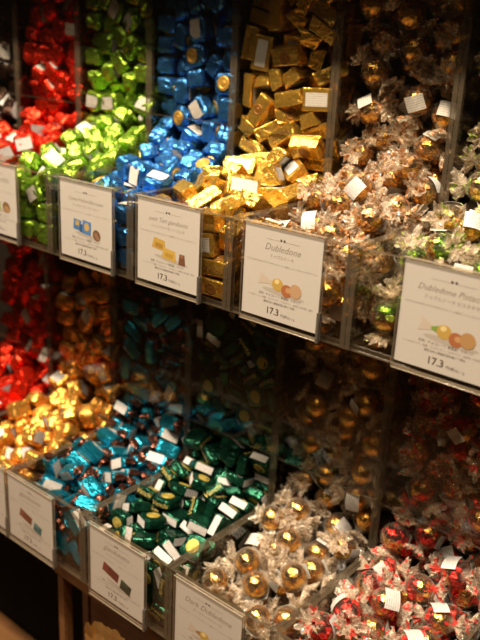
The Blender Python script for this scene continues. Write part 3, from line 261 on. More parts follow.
# ---------------------------------------------------------------- materials
def new_mat(name):
    m = bpy.data.materials.new(name); m.use_nodes = True
    nt = m.node_tree; nt.nodes.clear()
    out = nt.nodes.new('ShaderNodeOutputMaterial')
    return m, nt, out
def principled(name, color, rough=.5, metal=0.0, bump=None, spec=.5, coat=0.0, vary=0.0, var_scale=60):
    m, nt, out = new_mat(name)
    p = nt.nodes.new('ShaderNodeBsdfPrincipled'); nt.links.new(p.outputs[0], out.inputs[0])
    p.inputs['Base Color'].default_value = (*color, 1); p.inputs['Roughness'].default_value = rough
    p.inputs['Metallic'].default_value = metal; p.inputs['Specular IOR Level'].default_value = spec
    p.inputs['Coat Weight'].default_value = coat
    tc = nt.nodes.new('ShaderNodeTexCoord')
    if vary:
        n = nt.nodes.new('ShaderNodeTexNoise'); n.inputs['Scale'].default_value = var_scale
        nt.links.new(tc.outputs['Object'], n.inputs['Vector'])
        h = nt.nodes.new('ShaderNodeHueSaturation'); h.inputs['Color'].default_value = (*color, 1)
        r = nt.nodes.new('ShaderNodeMapRange'); r.inputs[1].default_value = .3; r.inputs[2].default_value = .7
        r.inputs[3].default_value = 1-vary; r.inputs[4].default_value = 1+vary
        nt.links.new(n.outputs['Fac'], r.inputs[0]); nt.links.new(r.outputs[0], h.inputs['Value'])
        nt.links.new(h.outputs[0], p.inputs['Base Color'])
    if bump:
        scale, strength, dist = bump
        n = nt.nodes.new('ShaderNodeTexNoise'); n.inputs['Scale'].default_value = scale; n.inputs['Detail'].default_value = 3
        b = nt.nodes.new('ShaderNodeBump'); b.inputs['Strength'].default_value = strength; b.inputs['Distance'].default_value = dist
        nt.links.new(tc.outputs['Object'], n.inputs['Vector'])
        nt.links.new(n.outputs['Fac'], b.inputs['Height']); nt.links.new(b.outputs[0], p.inputs['Normal'])
    return m
def foil(name, color, rough=.23, metal=.82):
    return principled(name, color, rough, metal, bump=(240, .85, .0016), vary=.15, var_scale=90)
def acrylic(name, tint=(.97, .96, .93), base=.05, grow=.55):
    """clear sheet: straight-through view plus a reflection that grows at glancing angles"""
    m, nt, out = new_mat(name)
    t = nt.nodes.new('ShaderNodeBsdfTransparent'); t.inputs[0].default_value = (*tint, 1)
    g = nt.nodes.new('ShaderNodeBsdfGlossy'); g.inputs['Roughness'].default_value = .03
    lw = nt.nodes.new('ShaderNodeLayerWeight'); lw.inputs['Blend'].default_value = .5
    pw = nt.nodes.new('ShaderNodeMath'); pw.operation = 'POWER'; pw.inputs[1].default_value = 4
    ma = nt.nodes.new('ShaderNodeMath'); ma.operation = 'MULTIPLY_ADD'; ma.inputs[1].default_value = grow; ma.inputs[2].default_value = base
    mix = nt.nodes.new('ShaderNodeMixShader')
    nt.links.new(lw.outputs['Facing'], pw.inputs[0]); nt.links.new(pw.outputs[0], ma.inputs[0])
    nt.links.new(ma.outputs[0], mix.inputs[0]); nt.links.new(t.outputs[0], mix.inputs[1]); nt.links.new(g.outputs[0], mix.inputs[2])
    nt.links.new(mix.outputs[0], out.inputs[0])
    return m
def edge_acrylic(name, color, see=.35, rough=.12):
    """cut and polished edge of the sheet: milky, glossy, partly see-through"""
    m, nt, out = new_mat(name)
    p = nt.nodes.new('ShaderNodeBsdfPrincipled'); p.inputs['Base Color'].default_value = (*color, 1)
    p.inputs['Roughness'].default_value = rough; p.inputs['Specular IOR Level'].default_value = .9
    t = nt.nodes.new('ShaderNodeBsdfTransparent'); t.inputs[0].default_value = (.8, .76, .7, 1)
    mix = nt.nodes.new('ShaderNodeMixShader'); mix.inputs[0].default_value = see
    nt.links.new(p.outputs[0], mix.inputs[1]); nt.links.new(t.outputs[0], mix.inputs[2]); nt.links.new(mix.outputs[0], out.inputs[0])
    return m
def glass_block(name):
    m = principled(name, (.98, .90, .76), .05, 0, bump=(420, .8, .002), spec=.8)
    m.node_tree.nodes['Principled BSDF'].inputs['Transmission Weight'].default_value = .9
    return m
def film(name, print_color=None, cover=.0, tint=(1, .97, .92)):
    """clear crackling wrapper, optionally with a printed pattern"""
    m, nt, out = new_mat(name)
    tc = nt.nodes.new('ShaderNodeTexCoord')
    n = nt.nodes.new('ShaderNodeTexNoise'); n.inputs['Scale'].default_value = 210; n.inputs['Detail'].default_value = 2
    b = nt.nodes.new('ShaderNodeBump'); b.inputs['Strength'].default_value = 1.0; b.inputs['Distance'].default_value = .0035
    nt.links.new(tc.outputs['Object'], n.inputs['Vector']); nt.links.new(n.outputs['Fac'], b.inputs['Height'])
    t = nt.nodes.new('ShaderNodeBsdfTransparent'); t.inputs[0].default_value = (*tint, 1)
    g = nt.nodes.new('ShaderNodeBsdfPrincipled'); g.inputs['Base Color'].default_value = (.98, .83, .64, 1)
    g.inputs['Roughness'].default_value = .09; g.inputs['Specular IOR Level'].default_value = 1.0; g.inputs['Metallic'].default_value = .3
    nt.links.new(b.outputs[0], g.inputs['Normal'])
    lw = nt.nodes.new('ShaderNodeLayerWeight'); lw.inputs['Blend'].default_value = .4; nt.links.new(b.outputs[0], lw.inputs['Normal'])
    sx = nt.nodes.new('ShaderNodeSeparateXYZ'); nt.links.new(tc.outputs['Object'], sx.inputs[0])
    ab = nt.nodes.new('ShaderNodeMath'); ab.operation = 'ABSOLUTE'; nt.links.new(sx.outputs['Z'], ab.inputs[0])
    tl = nt.nodes.new('ShaderNodeMapRange'); tl.inputs[1].default_value = .0125; tl.inputs[2].default_value = .0165
    tl.inputs[3].default_value = .03; tl.inputs[4].default_value = .38; nt.links.new(ab.outputs[0], tl.inputs[0])
    pw = nt.nodes.new('ShaderNodeMath'); pw.operation = 'POWER'; pw.inputs[1].default_value = 2.2; nt.links.new(lw.outputs['Facing'], pw.inputs[0])
    r = nt.nodes.new('ShaderNodeMath'); r.operation = 'MULTIPLY_ADD'; r.use_clamp = True; r.inputs[1].default_value = .46
    nt.links.new(pw.outputs[0], r.inputs[0]); nt.links.new(tl.outputs[0], r.inputs[2])
    mix = nt.nodes.new('ShaderNodeMixShader')
    nt.links.new(r.outputs[0], mix.inputs[0]); nt.links.new(t.outputs[0], mix.inputs[1]); nt.links.new(g.outputs[0], mix.inputs[2])
    last = mix.outputs[0]
    if print_color:
        d = nt.nodes.new('ShaderNodeBsdfPrincipled'); d.inputs['Base Color'].default_value = (*print_color, 1); d.inputs['Roughness'].default_value = .3
        d.inputs['Metallic'].default_value = .3
        nt.links.new(b.outputs[0], d.inputs['Normal'])
        v = nt.nodes.new('ShaderNodeTexNoise'); v.inputs['Scale'].default_value = 120; v.inputs['Detail'].default_value = 1
        nt.links.new(tc.outputs['Object'], v.inputs['Vector'])
        th = nt.nodes.new('ShaderNodeMapRange'); th.inputs[1].default_value = .62-cover; th.inputs[2].default_value = .66-cover; th.inputs[4].default_value = .85
        nt.links.new(v.outputs['Fac'], th.inputs[0])
        m2 = nt.nodes.new('ShaderNodeMixShader')
        nt.links.new(th.outputs[0], m2.inputs[0]); nt.links.new(last, m2.inputs[1]); nt.links.new(d.outputs[0], m2.inputs[2])
        last = m2.outputs[0]
    nt.links.new(last, out.inputs[0])
    return m
def ball_mat(name, gold, collar, lo):
    """gold foil ball; a coloured collar of the inner wrapper at both twists"""
    m = principled(name, gold, .14, 1.0, bump=(280, .9, .0014))
    if collar:
        nt = m.node_tree; p = [n for n in nt.nodes if n.type == 'BSDF_PRINCIPLED'][0]
        tc = nt.nodes.new('ShaderNodeTexCoord'); sx = nt.nodes.new('ShaderNodeSeparateXYZ'); nt.links.new(tc.outputs['Object'], sx.inputs[0])
        ab = nt.nodes.new('ShaderNodeMath'); ab.operation = 'ADD'; ab.inputs[1].default_value = 0
        n = nt.nodes.new('ShaderNodeTexNoise'); n.inputs['Scale'].default_value = 150; nt.links.new(tc.outputs['Object'], n.inputs['Vector'])
        sc_ = nt.nodes.new('ShaderNodeMath'); sc_.operation = 'MULTIPLY_ADD'; sc_.inputs[1].default_value = .006; nt.links.new(n.outputs['Fac'], sc_.inputs[0]); nt.links.new(sx.outputs['Z'], sc_.inputs[2])
        gt = nt.nodes.new('ShaderNodeMapRange'); gt.inputs[1].default_value = lo; gt.inputs[2].default_value = lo+.0008
        nt.links.new(sc_.outputs[0], gt.inputs[0])
        mx = nt.nodes.new('ShaderNodeMix'); mx.data_type = 'RGBA'
        mx.inputs[6].default_value = (*gold, 1); mx.inputs[7].default_value = (*collar, 1)
        nt.links.new(gt.outputs[0], mx.inputs[0]); nt.links.new(mx.outputs[2], p.inputs['Base Color'])
    return m
def paper_mat(name):
    """small white sticker with lines of fine grey print"""
    m, nt, out = new_mat(name)
    p = nt.nodes.new('ShaderNodeBsdfPrincipled'); p.inputs['Roughness'].default_value = .6
    tc = nt.nodes.new('ShaderNodeTexCoord')
    w = nt.nodes.new('ShaderNodeTexWave'); w.wave_type = 'BANDS'; w.bands_direction = 'Y'; w.inputs['Scale'].default_value = 1.6; w.inputs['Distortion'].default_value = 0
    mp = nt.nodes.new('ShaderNodeMapping'); mp.inputs['Scale'].default_value = (1, 78, 1); nt.links.new(tc.outputs['Object'], mp.inputs[0]); nt.links.new(mp.outputs[0], w.inputs[0])
    mn = nt.nodes.new('ShaderNodeMapping'); mn.inputs['Scale'].default_value = (900, 250, 1); nt.links.new(tc.outputs['Object'], mn.inputs[0])
    n = nt.nodes.new('ShaderNodeTexNoise'); n.inputs['Scale'].default_value = 1; nt.links.new(mn.outputs[0], n.inputs[0])
    a = nt.nodes.new('ShaderNodeMath'); a.operation = 'GREATER_THAN'; a.inputs[1].default_value = .62; nt.links.new(w.outputs['Fac'], a.inputs[0])
    c = nt.nodes.new('ShaderNodeMath'); c.operation = 'GREATER_THAN'; c.inputs[1].default_value = .47; nt.links.new(n.outputs['Fac'], c.inputs[0])
    mu = nt.nodes.new('ShaderNodeMath'); mu.operation = 'MULTIPLY'; nt.links.new(a.outputs[0], mu.inputs[0]); nt.links.new(c.outputs[0], mu.inputs[1])
    mx = nt.nodes.new('ShaderNodeMix'); mx.data_type = 'RGBA'; mx.inputs[6].default_value = (.73, .70, .655, 1); mx.inputs[7].default_value = (.45, .42, .38, 1)
    nt.links.new(mu.outputs[0], mx.inputs[0]); nt.links.new(mx.outputs[2], p.inputs['Base Color']); nt.links.new(p.outputs[0], out.inputs[0])
    return m
def wood_mat(name, a, b, scale=6):
    m, nt, out = new_mat(name)
    p = nt.nodes.new('ShaderNodeBsdfPrincipled'); p.inputs['Roughness'].default_value = .45
    tc = nt.nodes.new('ShaderNodeTexCoord'); mp = nt.nodes.new('ShaderNodeMapping'); mp.inputs['Scale'].default_value = (1, 14, 14)
    n = nt.nodes.new('ShaderNodeTexNoise'); n.inputs['Scale'].default_value = scale; n.inputs['Detail'].default_value = 5
    r = nt.nodes.new('ShaderNodeValToRGB'); r.color_ramp.elements[0].color = (*a, 1); r.color_ramp.elements[1].color = (*b, 1)
    r.color_ramp.elements[0].position = .3; r.color_ramp.elements[1].position = .7
    nt.links.new(tc.outputs['Object'], mp.inputs[0]); nt.links.new(mp.outputs[0], n.inputs[0]); nt.links.new(n.outputs['Fac'], r.inputs[0])
    nt.links.new(r.outputs[0], p.inputs['Base Color']); nt.links.new(p.outputs[0], out.inputs[0])
    return m
M = dict(
    clear=acrylic('clear_acrylic'), edge=edge_acrylic('acrylic_edge', (.105, .080, .050), .4),
    sleeve=acrylic('sign_sleeve_acrylic', (.99, .98, .96), .04, .5), sleeve_edge=edge_acrylic('sign_sleeve_edge', (.45, .38, .28), .5, .06), stop=glass_block('sign_stop_glass'),
    smoke=principled('bin_back_panel', (.030, .021, .013), .35, bump=(40, .1, .001)),
    chute=principled('chute_panel', (.05, .035, .022), .3, bump=(40, .1, .001)),
    foil_red=foil('red_foil', (.86, .035, .010)), foil_green=foil('green_foil', (.36, .62, .06)), foil_blue=foil('blue_foil', (.06, .27, .70)),
    foil_brown=foil('brown_foil', (.06, .03, .018)), foil_orange=foil('amber_foil', (.95, .48, .09)), foil_gold=foil('gold_foil', (.95, .58, .10), .24, .8),
    foil_teal=foil('teal_foil', (.015, .34, .50)), foil_copper=foil('copper_foil', (.17, .060, .035)), foil_forest=foil('forest_foil', (.012, .085, .048)),
    seal_gold=principled('gold_seal', (.85, .50, .10), .35, .6, bump=(500, .5, .0008)), seal_bronze=principled('bronze_seal', (.36, .16, .03), .4, .4, bump=(500, .4, .0006)),
    seal_yellow=principled('yellow_seal', (.50, .38, .07), .4, .4, bump=(500, .4, .0006)),
    ball_gold=ball_mat('gold_ball_foil', (.93, .56, .12), None, 0), ball_green=ball_mat('gold_and_green_ball_foil', (.93, .62, .13), (.20, .52, .03), .0085),
    ball_red=ball_mat('gold_and_red_ball_foil', (.92, .55, .14), (.75, .02, .015), .0035),
    film_bronze=film('bronze_printed_film', (.58, .26, .09), .055), film_green=film('green_printed_film', (.40, .56, .08), .01),
    film_clear=film('clear_film'), film_red=film('red_printed_film', (.82, .05, .035), .045),
    paper=paper_mat('sticker_paper'), card=principled('card_paper', (.80, .765, .72), .65),
    ink=principled('brown_ink', (.10, .065, .05), .7), greyink=principled('grey_ink', (.36, .29, .24), .7),
    black=principled('black_laminate', (.004, .0035, .003), .85, spec=.08, bump=(30, .1, .001)), wall=principled('dark_wall', (.02, .014, .009), .7, bump=(25, .2, .002)),
    wood=wood_mat('oak_boards', (.12, .052, .016), (.18, .080, .026)), basket=wood_mat('basket_wood', (.13, .052, .016), (.20, .085, .026), 10),
    giftgold=principled('gift_bag_gold_foil', (.55, .33, .11), .35, .75, bump=(30, .5, .01)),
)
# ---------------------------------------------------------------- acrylic bins
def prism_x(profile, x0, x1, face_mat, edge_mat, name):
    """profile (y, z) pushed out along x; the two big faces are clear, the cut edges milky"""
    bm = bmesh.new()
    a = [bm.verts.new((x0, y, z)) for y, z in profile]; b = [bm.verts.new((x1, y, z)) for y, z in profile]
    n = len(profile)
    f = [bm.faces.new(a[::-1]), bm.faces.new(b)]
    e = [bm.faces.new((a[i], a[(i+1) % n], b[(i+1) % n], b[i])) for i in range(n)]
    for q in f: q.material_index = 0
    for q in e: q.material_index = 1
    bm.normal_update()
    bmesh.ops.recalc_face_normals(bm, faces=bm.faces)
    me = bpy.data.meshes.new(name); bm.to_mesh(me); bm.free()
    me.materials.append(face_mat); me.materials.append(edge_mat)
    return me
def slab(x0, x1, y0, y1, z0, z1, axis, face_mat, edge_mat, name, bevel=.0005):
    """a sheet: the faces across AXIS are clear, the others are cut edges"""
    bm = bmesh.new(); bmesh.ops.create_cube(bm, size=1)
    for v in bm.verts: v.co = Vector(((x0+x1)/2+v.co.x*(x1-x0), (y0+y1)/2+v.co.y*(y1-y0), (z0+z1)/2+v.co.z*(z1-z0)))
    if bevel: bmesh.ops.bevel(bm, geom=bm.edges[:], offset=bevel, segments=1, affect='EDGES')
    bm.normal_update()
    for f in bm.faces: f.material_index = 0 if abs(f.normal[axis]) > .95 else 1
    me = bpy.data.meshes.new(name); bm.to_mesh(me); bm.free()
    me.materials.append(face_mat); me.materials.append(edge_mat)
    return me
def build_bin(i, tier, label, meshes):
    t = empty('candy_bin', (i*PITCH, tier['y'], tier['z']))
    tag(t, label, 'bin', 'clear acrylic bins in the ' + ('upper' if tier is UP else 'lower') + ' row')
    for nm, me in meshes: obj(nm, me, None, t)
    return t
def bin_meshes(tier):
    D, h, p, T = tier['d'], tier['h'], tier['p'], tier['top']; Y2 = D+COLUMN_DEPTH; g = GAP/2
    prof = [(0, -h), (Y2+WALL, -h), (Y2+WALL, T), (D, T), (D, 0), (0, 0)]
    E = M['edge']; C = M['clear']
    out = [('side_panel', prism_x(prof, g, g+WALL, C, E, 'bin_side')), ('side_panel', prism_x(prof, PITCH-g-WALL, PITCH-g, C, E, 'bin_side'))]
    a, b = g+WALL, PITCH-g-WALL
    out.append(('tray_front', slab(a, b, 0, WALL, -h, 0, 1, C, E, 'bin_tray_front')))
    out.append(('front_panel', slab(a, b, D, D+WALL*.7, p, T, 1, C, E, 'bin_front_panel')))
    out.append(('back_panel', slab(a, b, Y2, Y2+WALL, -h+WALL, T, 1, M['smoke'], M['smoke'], 'bin_back')))
    out.append(('base', slab(a, b, WALL, Y2+WALL, -h, -h+WALL, 2, C, E, 'bin_base')))
    ch = [(.0702, -h+WALL+.0002), (Y2-.0002, .0347), (Y2-.0002, .0317), (.080, -h+WALL+.0002)]
    me = prism_x(ch, a+.0003, b-.0003, M['chute'], M['chute'], 'bin_chute')
    out.append(('chute', me))
    return out
SWEET = {  # key: (object name, words for one piece, word for its bin)
    'red': ('red_praline', 'red praline', 'red'), 'green': ('green_praline', 'green praline', 'green'), 'blue': ('blue_praline', 'blue praline', 'blue'),
    'dark': ('brown_praline', 'dark brown praline', 'dark'), 'orange': ('amber_praline', 'amber praline', 'amber'), 'bar': ('chocolate_ingot', 'gold ingot', 'ingot'),
    'teal': ('twist_chocolate', 'teal twist', 'teal'), 'square': ('square_chocolate', 'dark green square', 'square'),
    'ball': ('bronze_truffle', 'bronze-film truffle', 'bronze-truffle'), 'pistachio': ('pistachio_truffle', 'gold-green truffle', 'pistachio-truffle'),
    'clear': ('gold_truffle', 'clear-wrapped gold truffle', 'gold-truffle'), 'scarlet': ('scarlet_truffle', 'red-gold truffle', 'red-truffle')}
BINTEXT = {'red': 'red foil pralines', 'green': 'light green foil pralines', 'blue': 'blue foil pralines with gold seals', 'dark': 'dark brown pralines', 'orange': 'amber gold foil pralines',
           'bar': 'gold foil ingots', 'teal': 'teal twist chocolates with copper ends', 'square': 'dark green square chocolates', 'ball': 'gold truffles in bronze-printed film',
           'pistachio': 'gold truffles with green collars', 'clear': 'gold truffles in clear film', 'scarlet': 'red and gold truffles'}
BINS = [('U', -3, 'dark'), ('U', -2, 'red'), ('U', -1, 'green'), ('U', 0, 'blue'), ('U', 1, 'bar'), ('U', 2, 'ball'), ('U', 3, 'pistachio'),
        ('L', -2, 'red'), ('L', -1, 'orange'), ('L', 0, 'teal'), ('L', 1, 'square'), ('L', 2, 'clear'), ('L', 3, 'scarlet')]
mesh_U, mesh_L = bin_meshes(UP), bin_meshes(LOW)
for row, i, key in BINS:
    tier = UP if row == 'U' else LOW
    build_bin(i, tier, 'clear acrylic gravity bin of %s in the %s row' % (BINTEXT[key], 'upper' if row == 'U' else 'lower'), mesh_U if row == 'U' else mesh_L)
# ---------------------------------------------------------------- sweets
KINDS = candy_kinds()
for vs in KINDS.values():
    for parts in vs:
        for nm, me, mat, mk in parts:
            if not me.materials: me.materials.append(M[mk])
def text_mesh(lines, name):
    """[(string, x, z, size, align, shear, material index)] -> one flat mesh in the xz plane"""
    bm = bmesh.new()
    for s, x, z, size, al, sh, mi in lines:
        cu = bpy.data.curves.new('t', 'FONT'); cu.body = s; cu.size = size; cu.align_x = al; cu.shear = sh; cu.resolution_u = 2; cu.offset = .00016 if s == '17.3' else 0
        to = link(bpy.data.objects.new('t', cu)); bpy.context.view_layer.update()
        me = bpy.data.meshes.new_from_object(to.evaluated_get(bpy.context.evaluated_depsgraph_get()))
        n0 = len(bm.verts); f0 = len(bm.faces)
        bm.from_mesh(me); bm.verts.ensure_lookup_table(); bm.faces.ensure_lookup_table()
        for v in bm.verts[n0:]: v.co = Vector((x+v.co.x, 0, z+v.co.y))
        for f in bm.faces[f0:]: f.material_index = mi
        bpy.data.objects.remove(to); bpy.data.curves.remove(cu); bpy.data.meshes.remove(me)
    me = bpy.data.meshes.new(name); bm.to_mesh(me); bm.free()
    return me
M['bar_print'] = principled('dark_gold_print', (.22, .10, .02), .5)
M['green_print'] = principled('pale_gold_print', (.70, .55, .16), .4, .3)
t_bar = text_mesh([('Venchi', 0, -.0032, .0105, 'CENTER', .35, 0)], 'bar_lettering'); t_bar.materials.append(M['bar_print'])
t_sq = text_mesh([('Venchi', 0, -.0028, .0092, 'CENTER', .35, 0)], 'square_lettering'); t_sq.materials.append(M['green_print'])
for parts in KINDS['bar']: parts.append(('lettering', t_bar, tr(0, -.01285, 0) @ rot('X', -14.8), 'bar_print'))
for parts in KINDS['square']: parts.append(('lettering', t_sq, rot('Z', 180) @ tr(0, -.0160, 0), 'green_print'))
CAM = Vector((.8269, -.6201, .1799))
ORD = ['topmost', 'second from top', 'third from top', 'fourth from top', 'fifth from top', 'sixth from top', 'seventh from top', 'eighth from top', 'ninth from top', 'tenth from top', 'eleventh from top', 'twelfth from top',
       'thirteenth from top', 'fourteenth from top', 'fifteenth from top', 'sixteenth from top', 'seventeenth from top', 'eighteenth from top', 'nineteenth from top', 'twentieth from top']
def look_of(parts, m, pos):
    v = (CAM-pos).normalized(); best = None
    for nm, me, mat, mk in parts:
        if nm in ('sticker', 'emblem', 'tag'):
            n = (m @ mat).to_3x3() @ Vector((0, 0, 1))
            d = n.normalized().dot(v)
            if d > .25 and (best is None or d > best[0]): best = (d, nm)
    return {None: 'plain side out', 'sticker': 'sticker showing', 'tag': 'white tag showing', 'emblem': 'seal showing'}[best[1] if best else None]
def neighbour(row, i):
    for r, j, k in BINS:
        if r == row and j == i: return SWEET[k][2]
def place_sweets(row, i, key, poses):
    tier = UP if row == 'U' else LOW; name, word, _ = SWEET[key]; base = Vector((i*PITCH, tier['y'], tier['z'])); rw = 'upper' if row == 'U' else 'lower'
    cells = {}
    for vi, loc, q in poses:
        p = Vector(loc)/10000; q = Quaternion([c/1000 for c in q]).normalized()
        m = Matrix.Translation(base+p) @ q.to_matrix().to_4x4(); parts = KINDS[key][vi]
        lk = look_of(parts, m, base+p)
        u = p.x/PITCH
        if p.y > tier['d']-.002: zone = 'behind %s panel' % rw
        elif p.y > tier['d']*.5: zone = '%s tray rear' % rw
        else: zone = '%s tray front' % rw
        lf, rt = neighbour(row, i-1), neighbour(row, i+1)
        if u < .36: side = 'beside %s bin' % lf if lf else 'far from %s bin' % rt
        elif u > .64: side = 'beside %s bin' % rt if rt else 'far from %s bin' % lf
        else: side = 'mid-bin'
        cells.setdefault((lk, zone, side), []).append((-p.z, m, parts))
    for (lk, zone, side), lst in sorted(cells.items(), key=lambda c: c[0]):
        lst.sort(key=lambda c: c[0])
        for k, (_, m, parts) in enumerate(lst):
            o = link(bpy.data.objects.new(name, parts[0][1])); o.matrix_world = m
            od = ORD[k] if len(lst) > 1 else 'only one'
            if len(lst) > 1 and k == len(lst)-1: od = 'lowest'
            lab = '%s, %s, %s, %s' % (word, lk, zone, side) + ('' if len(lst) == 1 else ', '+od)
            tag(o, lab, 'chocolate', '%ss in the %s bin' % (word, rw))
            for nm, me, mat, mk in parts[1:]:
                c = link(bpy.data.objects.new(nm, me)); c.parent = o; c.matrix_local = mat
                if nm in LABEL_PART: c['label'] = LABEL_PART[nm]
LABEL_PART = {'sticker': 'white paper sticker', 'emblem': 'round printed seal', 'tag': 'white paper tag', 'cellophane': 'clear twisted wrapper', 'wrapper_end': 'copper twisted end'}
for (row, i, key) in BINS: place_sweets(row, i, key, unpack(POSES['%s%d' % (row, i)]))
# one tag with a figure written large on it, on a truffle near the front of the clear-film bin
cand = [o for o in COL.objects if o.get('group') == SWEET['clear'][1]+'s in the lower bin' and 'tag showing' in o['label'] and 'tray' in o['label']]
if cand:
    o = min(cand, key=lambda o: (o.location-Vector((.40, -.035, -.385))).length); tg_ = [c for c in o.children if c.name.startswith('tag')][0]
    nm_ = text_mesh([('379', 0, -.003, .0085, 'CENTER', .2, 0)], 'tag_figure'); nm_.materials.append(M['ink'])
    obj('lettering', nm_, None, tg_, matrix=tr(0, 0, .0004) @ rot('X', -90))
    o['label'] = o['label'].replace('white tag showing', 'tag written 379')
# ---------------------------------------------------------------- price cards
PRINT = {}
def ink(c):
    if c not in PRINT: PRINT[c] = principled('print_%d' % len(PRINT), c, .6)
    return PRINT[c]
def picture_mesh(shapes, name):
    """printed picture: flat outlines [(kind, cx, cz, w, h, angle, colour)]; layers step out by a hair"""
    bm = bmesh.new(); mats = []
    for k, (kd, cx, cz, w, h, ang, c) in enumerate(shapes):
        if kd == 'disc': pts = [(math.cos(2*PI*j/20)*w/2, math.sin(2*PI*j/20)*h/2) for j in range(20)]
        elif kd == 'box': pts = [(-w/2, -h/2), (w/2, -h/2), (w/2, h/2), (-w/2, h/2)]
        elif kd == 'ingot': pts = [(-w/2, -h/2), (w/2, -h/2), (w*.38, h/2), (-w*.38, h/2)]
        elif kd == 'fan': pts = [(-w/2, -h/2), (w/2, -h*.12), (w/2, h*.12), (-w/2, h/2), (-w*.36, h*.15), (-w*.42, -h*.1)]
        ca, sa = math.cos(math.radians(ang)), math.sin(math.radians(ang))
        f = bm.faces.new([bm.verts.new((cx+x*ca-z*sa, -.00003*(k+1), cz+x*sa+z*ca)) for x, z in pts])
        f.material_index = k; mats.append(ink(c))
    me = bpy.data.meshes.new(name); bm.to_mesh(me); bm.free()
    for m in mats: me.materials.append(m)
    return me
GR = (.64, .58, .52)
def truffle_pic(collar, last):
    return [('disc', .004, -.010, .052, .006, -3, GR), ('fan', -.0195, .000, .015, .013, -8, (.78, .68, .58)), ('fan', -.0105, -.001, .010, .009, 178, collar),
            ('disc', -.003, -.002, .014, .013, 0, (.72, .48, .12)), ('disc', -.004, .001, .006, .005, 20, (.88, .72, .32)), ('disc', .0085, -.006, .0135, .013, 0, (.46, .16, .06)),
            ('disc', .010, -.005, .006, .0055, 0, (.62, .34, .16)), ('disc', .019, -.004, .0145, .0145, 0, last)]
PIC = {
    'green': [('disc', .010, -.007, .036, .005, 0, GR), ('box', -.012, .002, .017, .014, -5, (.35, .55, .08)), ('box', .004, -.002, .014, .012, 3, (.42, .60, .10)), ('disc', .024, -.002, .017, .014, -20, (.30, .17, .08)), ('disc', .025, -.004, .012, .008, -20, (.48, .28, .12))],
    'blue': [('disc', .004, -.009, .046, .005, -4, GR), ('box', -.0155, .002, .014, .013, -6, (.10, .26, .58)), ('box', -.0155, .004, .007, .006, -6, (.70, .50, .16)), ('box', -.008, -.001, .006, .010, -4, (.05, .15, .38)),
             ('box', .002, .001, .0155, .0165, -4, (.10, .25, .55)), ('disc', .002, .002, .009, .010, 0, (.66, .44, .12)), ('disc', .020, -.005, .014, .013, -35, (.20, .10, .05)), ('box', .0205, -.0065, .010, .005, -50, (.34, .20, .11))],
    'bar': [('disc', .006, -.009, .052, .005, -4, GR), ('ingot', -.013, .006, .022, .012, -6, (.74, .48, .10)), ('box', -.013, .0045, .012, .005, -6, (.52, .30, .05)), ('ingot', .003, -.003, .022, .012, -6, (.78, .52, .12)), ('box', .003, -.0042, .012, .005, -6, (.55, .32, .05)), ('ingot', .0225, -.005, .010, .012, 0, (.20, .08, .04)), ('box', .0225, -.001, .005, .004, 0, (.32, .15, .08))],
    'ball': truffle_pic((.80, .70, .55), (.58, .36, .20)), 'pistachio': truffle_pic((.28, .48, .08), (.52, .30, .12)), 'clear': truffle_pic((.45, .25, .10), (.12, .06, .04)),
    'orange': [('box', 0, 0, .03, .015, -8, (.7, .45, .1))],
    'teal': [('disc', .004, -.012, .044, .005, -8, GR), ('box', -.010, .003, .026, .012, -14, (.22, .06, .04)), ('box', -.018, .005, .008, .012, -14, (.30, .09, .06)), ('box', .015, -.005, .016, .0125, -14, (.04, .17, .18)), ('box', .0135, -.0015, .010, .003, -14, (.10, .30, .30))],
    'square': [('disc', .004, -.012, .044, .005, -8, GR), ('box', -.010, .003, .028, .013, -14, (.16, .025, .02)), ('box', -.019, .006, .008, .012, -14, (.26, .05, .04)), ('box', .016, -.006, .018, .014, -14, (.012, .035, .022)), ('box', .0145, -.002, .010, .003, -14, (.05, .10, .06))],
}
TITLE = {'green': ('Cubo Pistacchio', 'ピスタチオ'), 'blue': ('Cuneo Praline Bleu Latte', 'クーネオ プラリネ ブルー'), 'bar': ('petit Tart gianduiots', 'ジャンドゥイオット ミルク'), 'ball': ('Dubledone', 'ドゥブルドーネ'),
         'pistachio': ('Dubledone Pistachio', 'ドゥブルドーネ ピスタチオ'), 'orange': ('Gianduia', 'ジャンドゥイヤ'), 'teal': ('gianduiotto', 'ジャンドゥイオット'), 'square': ('gianduiotto', 'ジャンドゥイオット'), 'clear': ('Dark Dubledone', 'ダークドゥブルドーネ')}
CW, CH = .0945, .0935
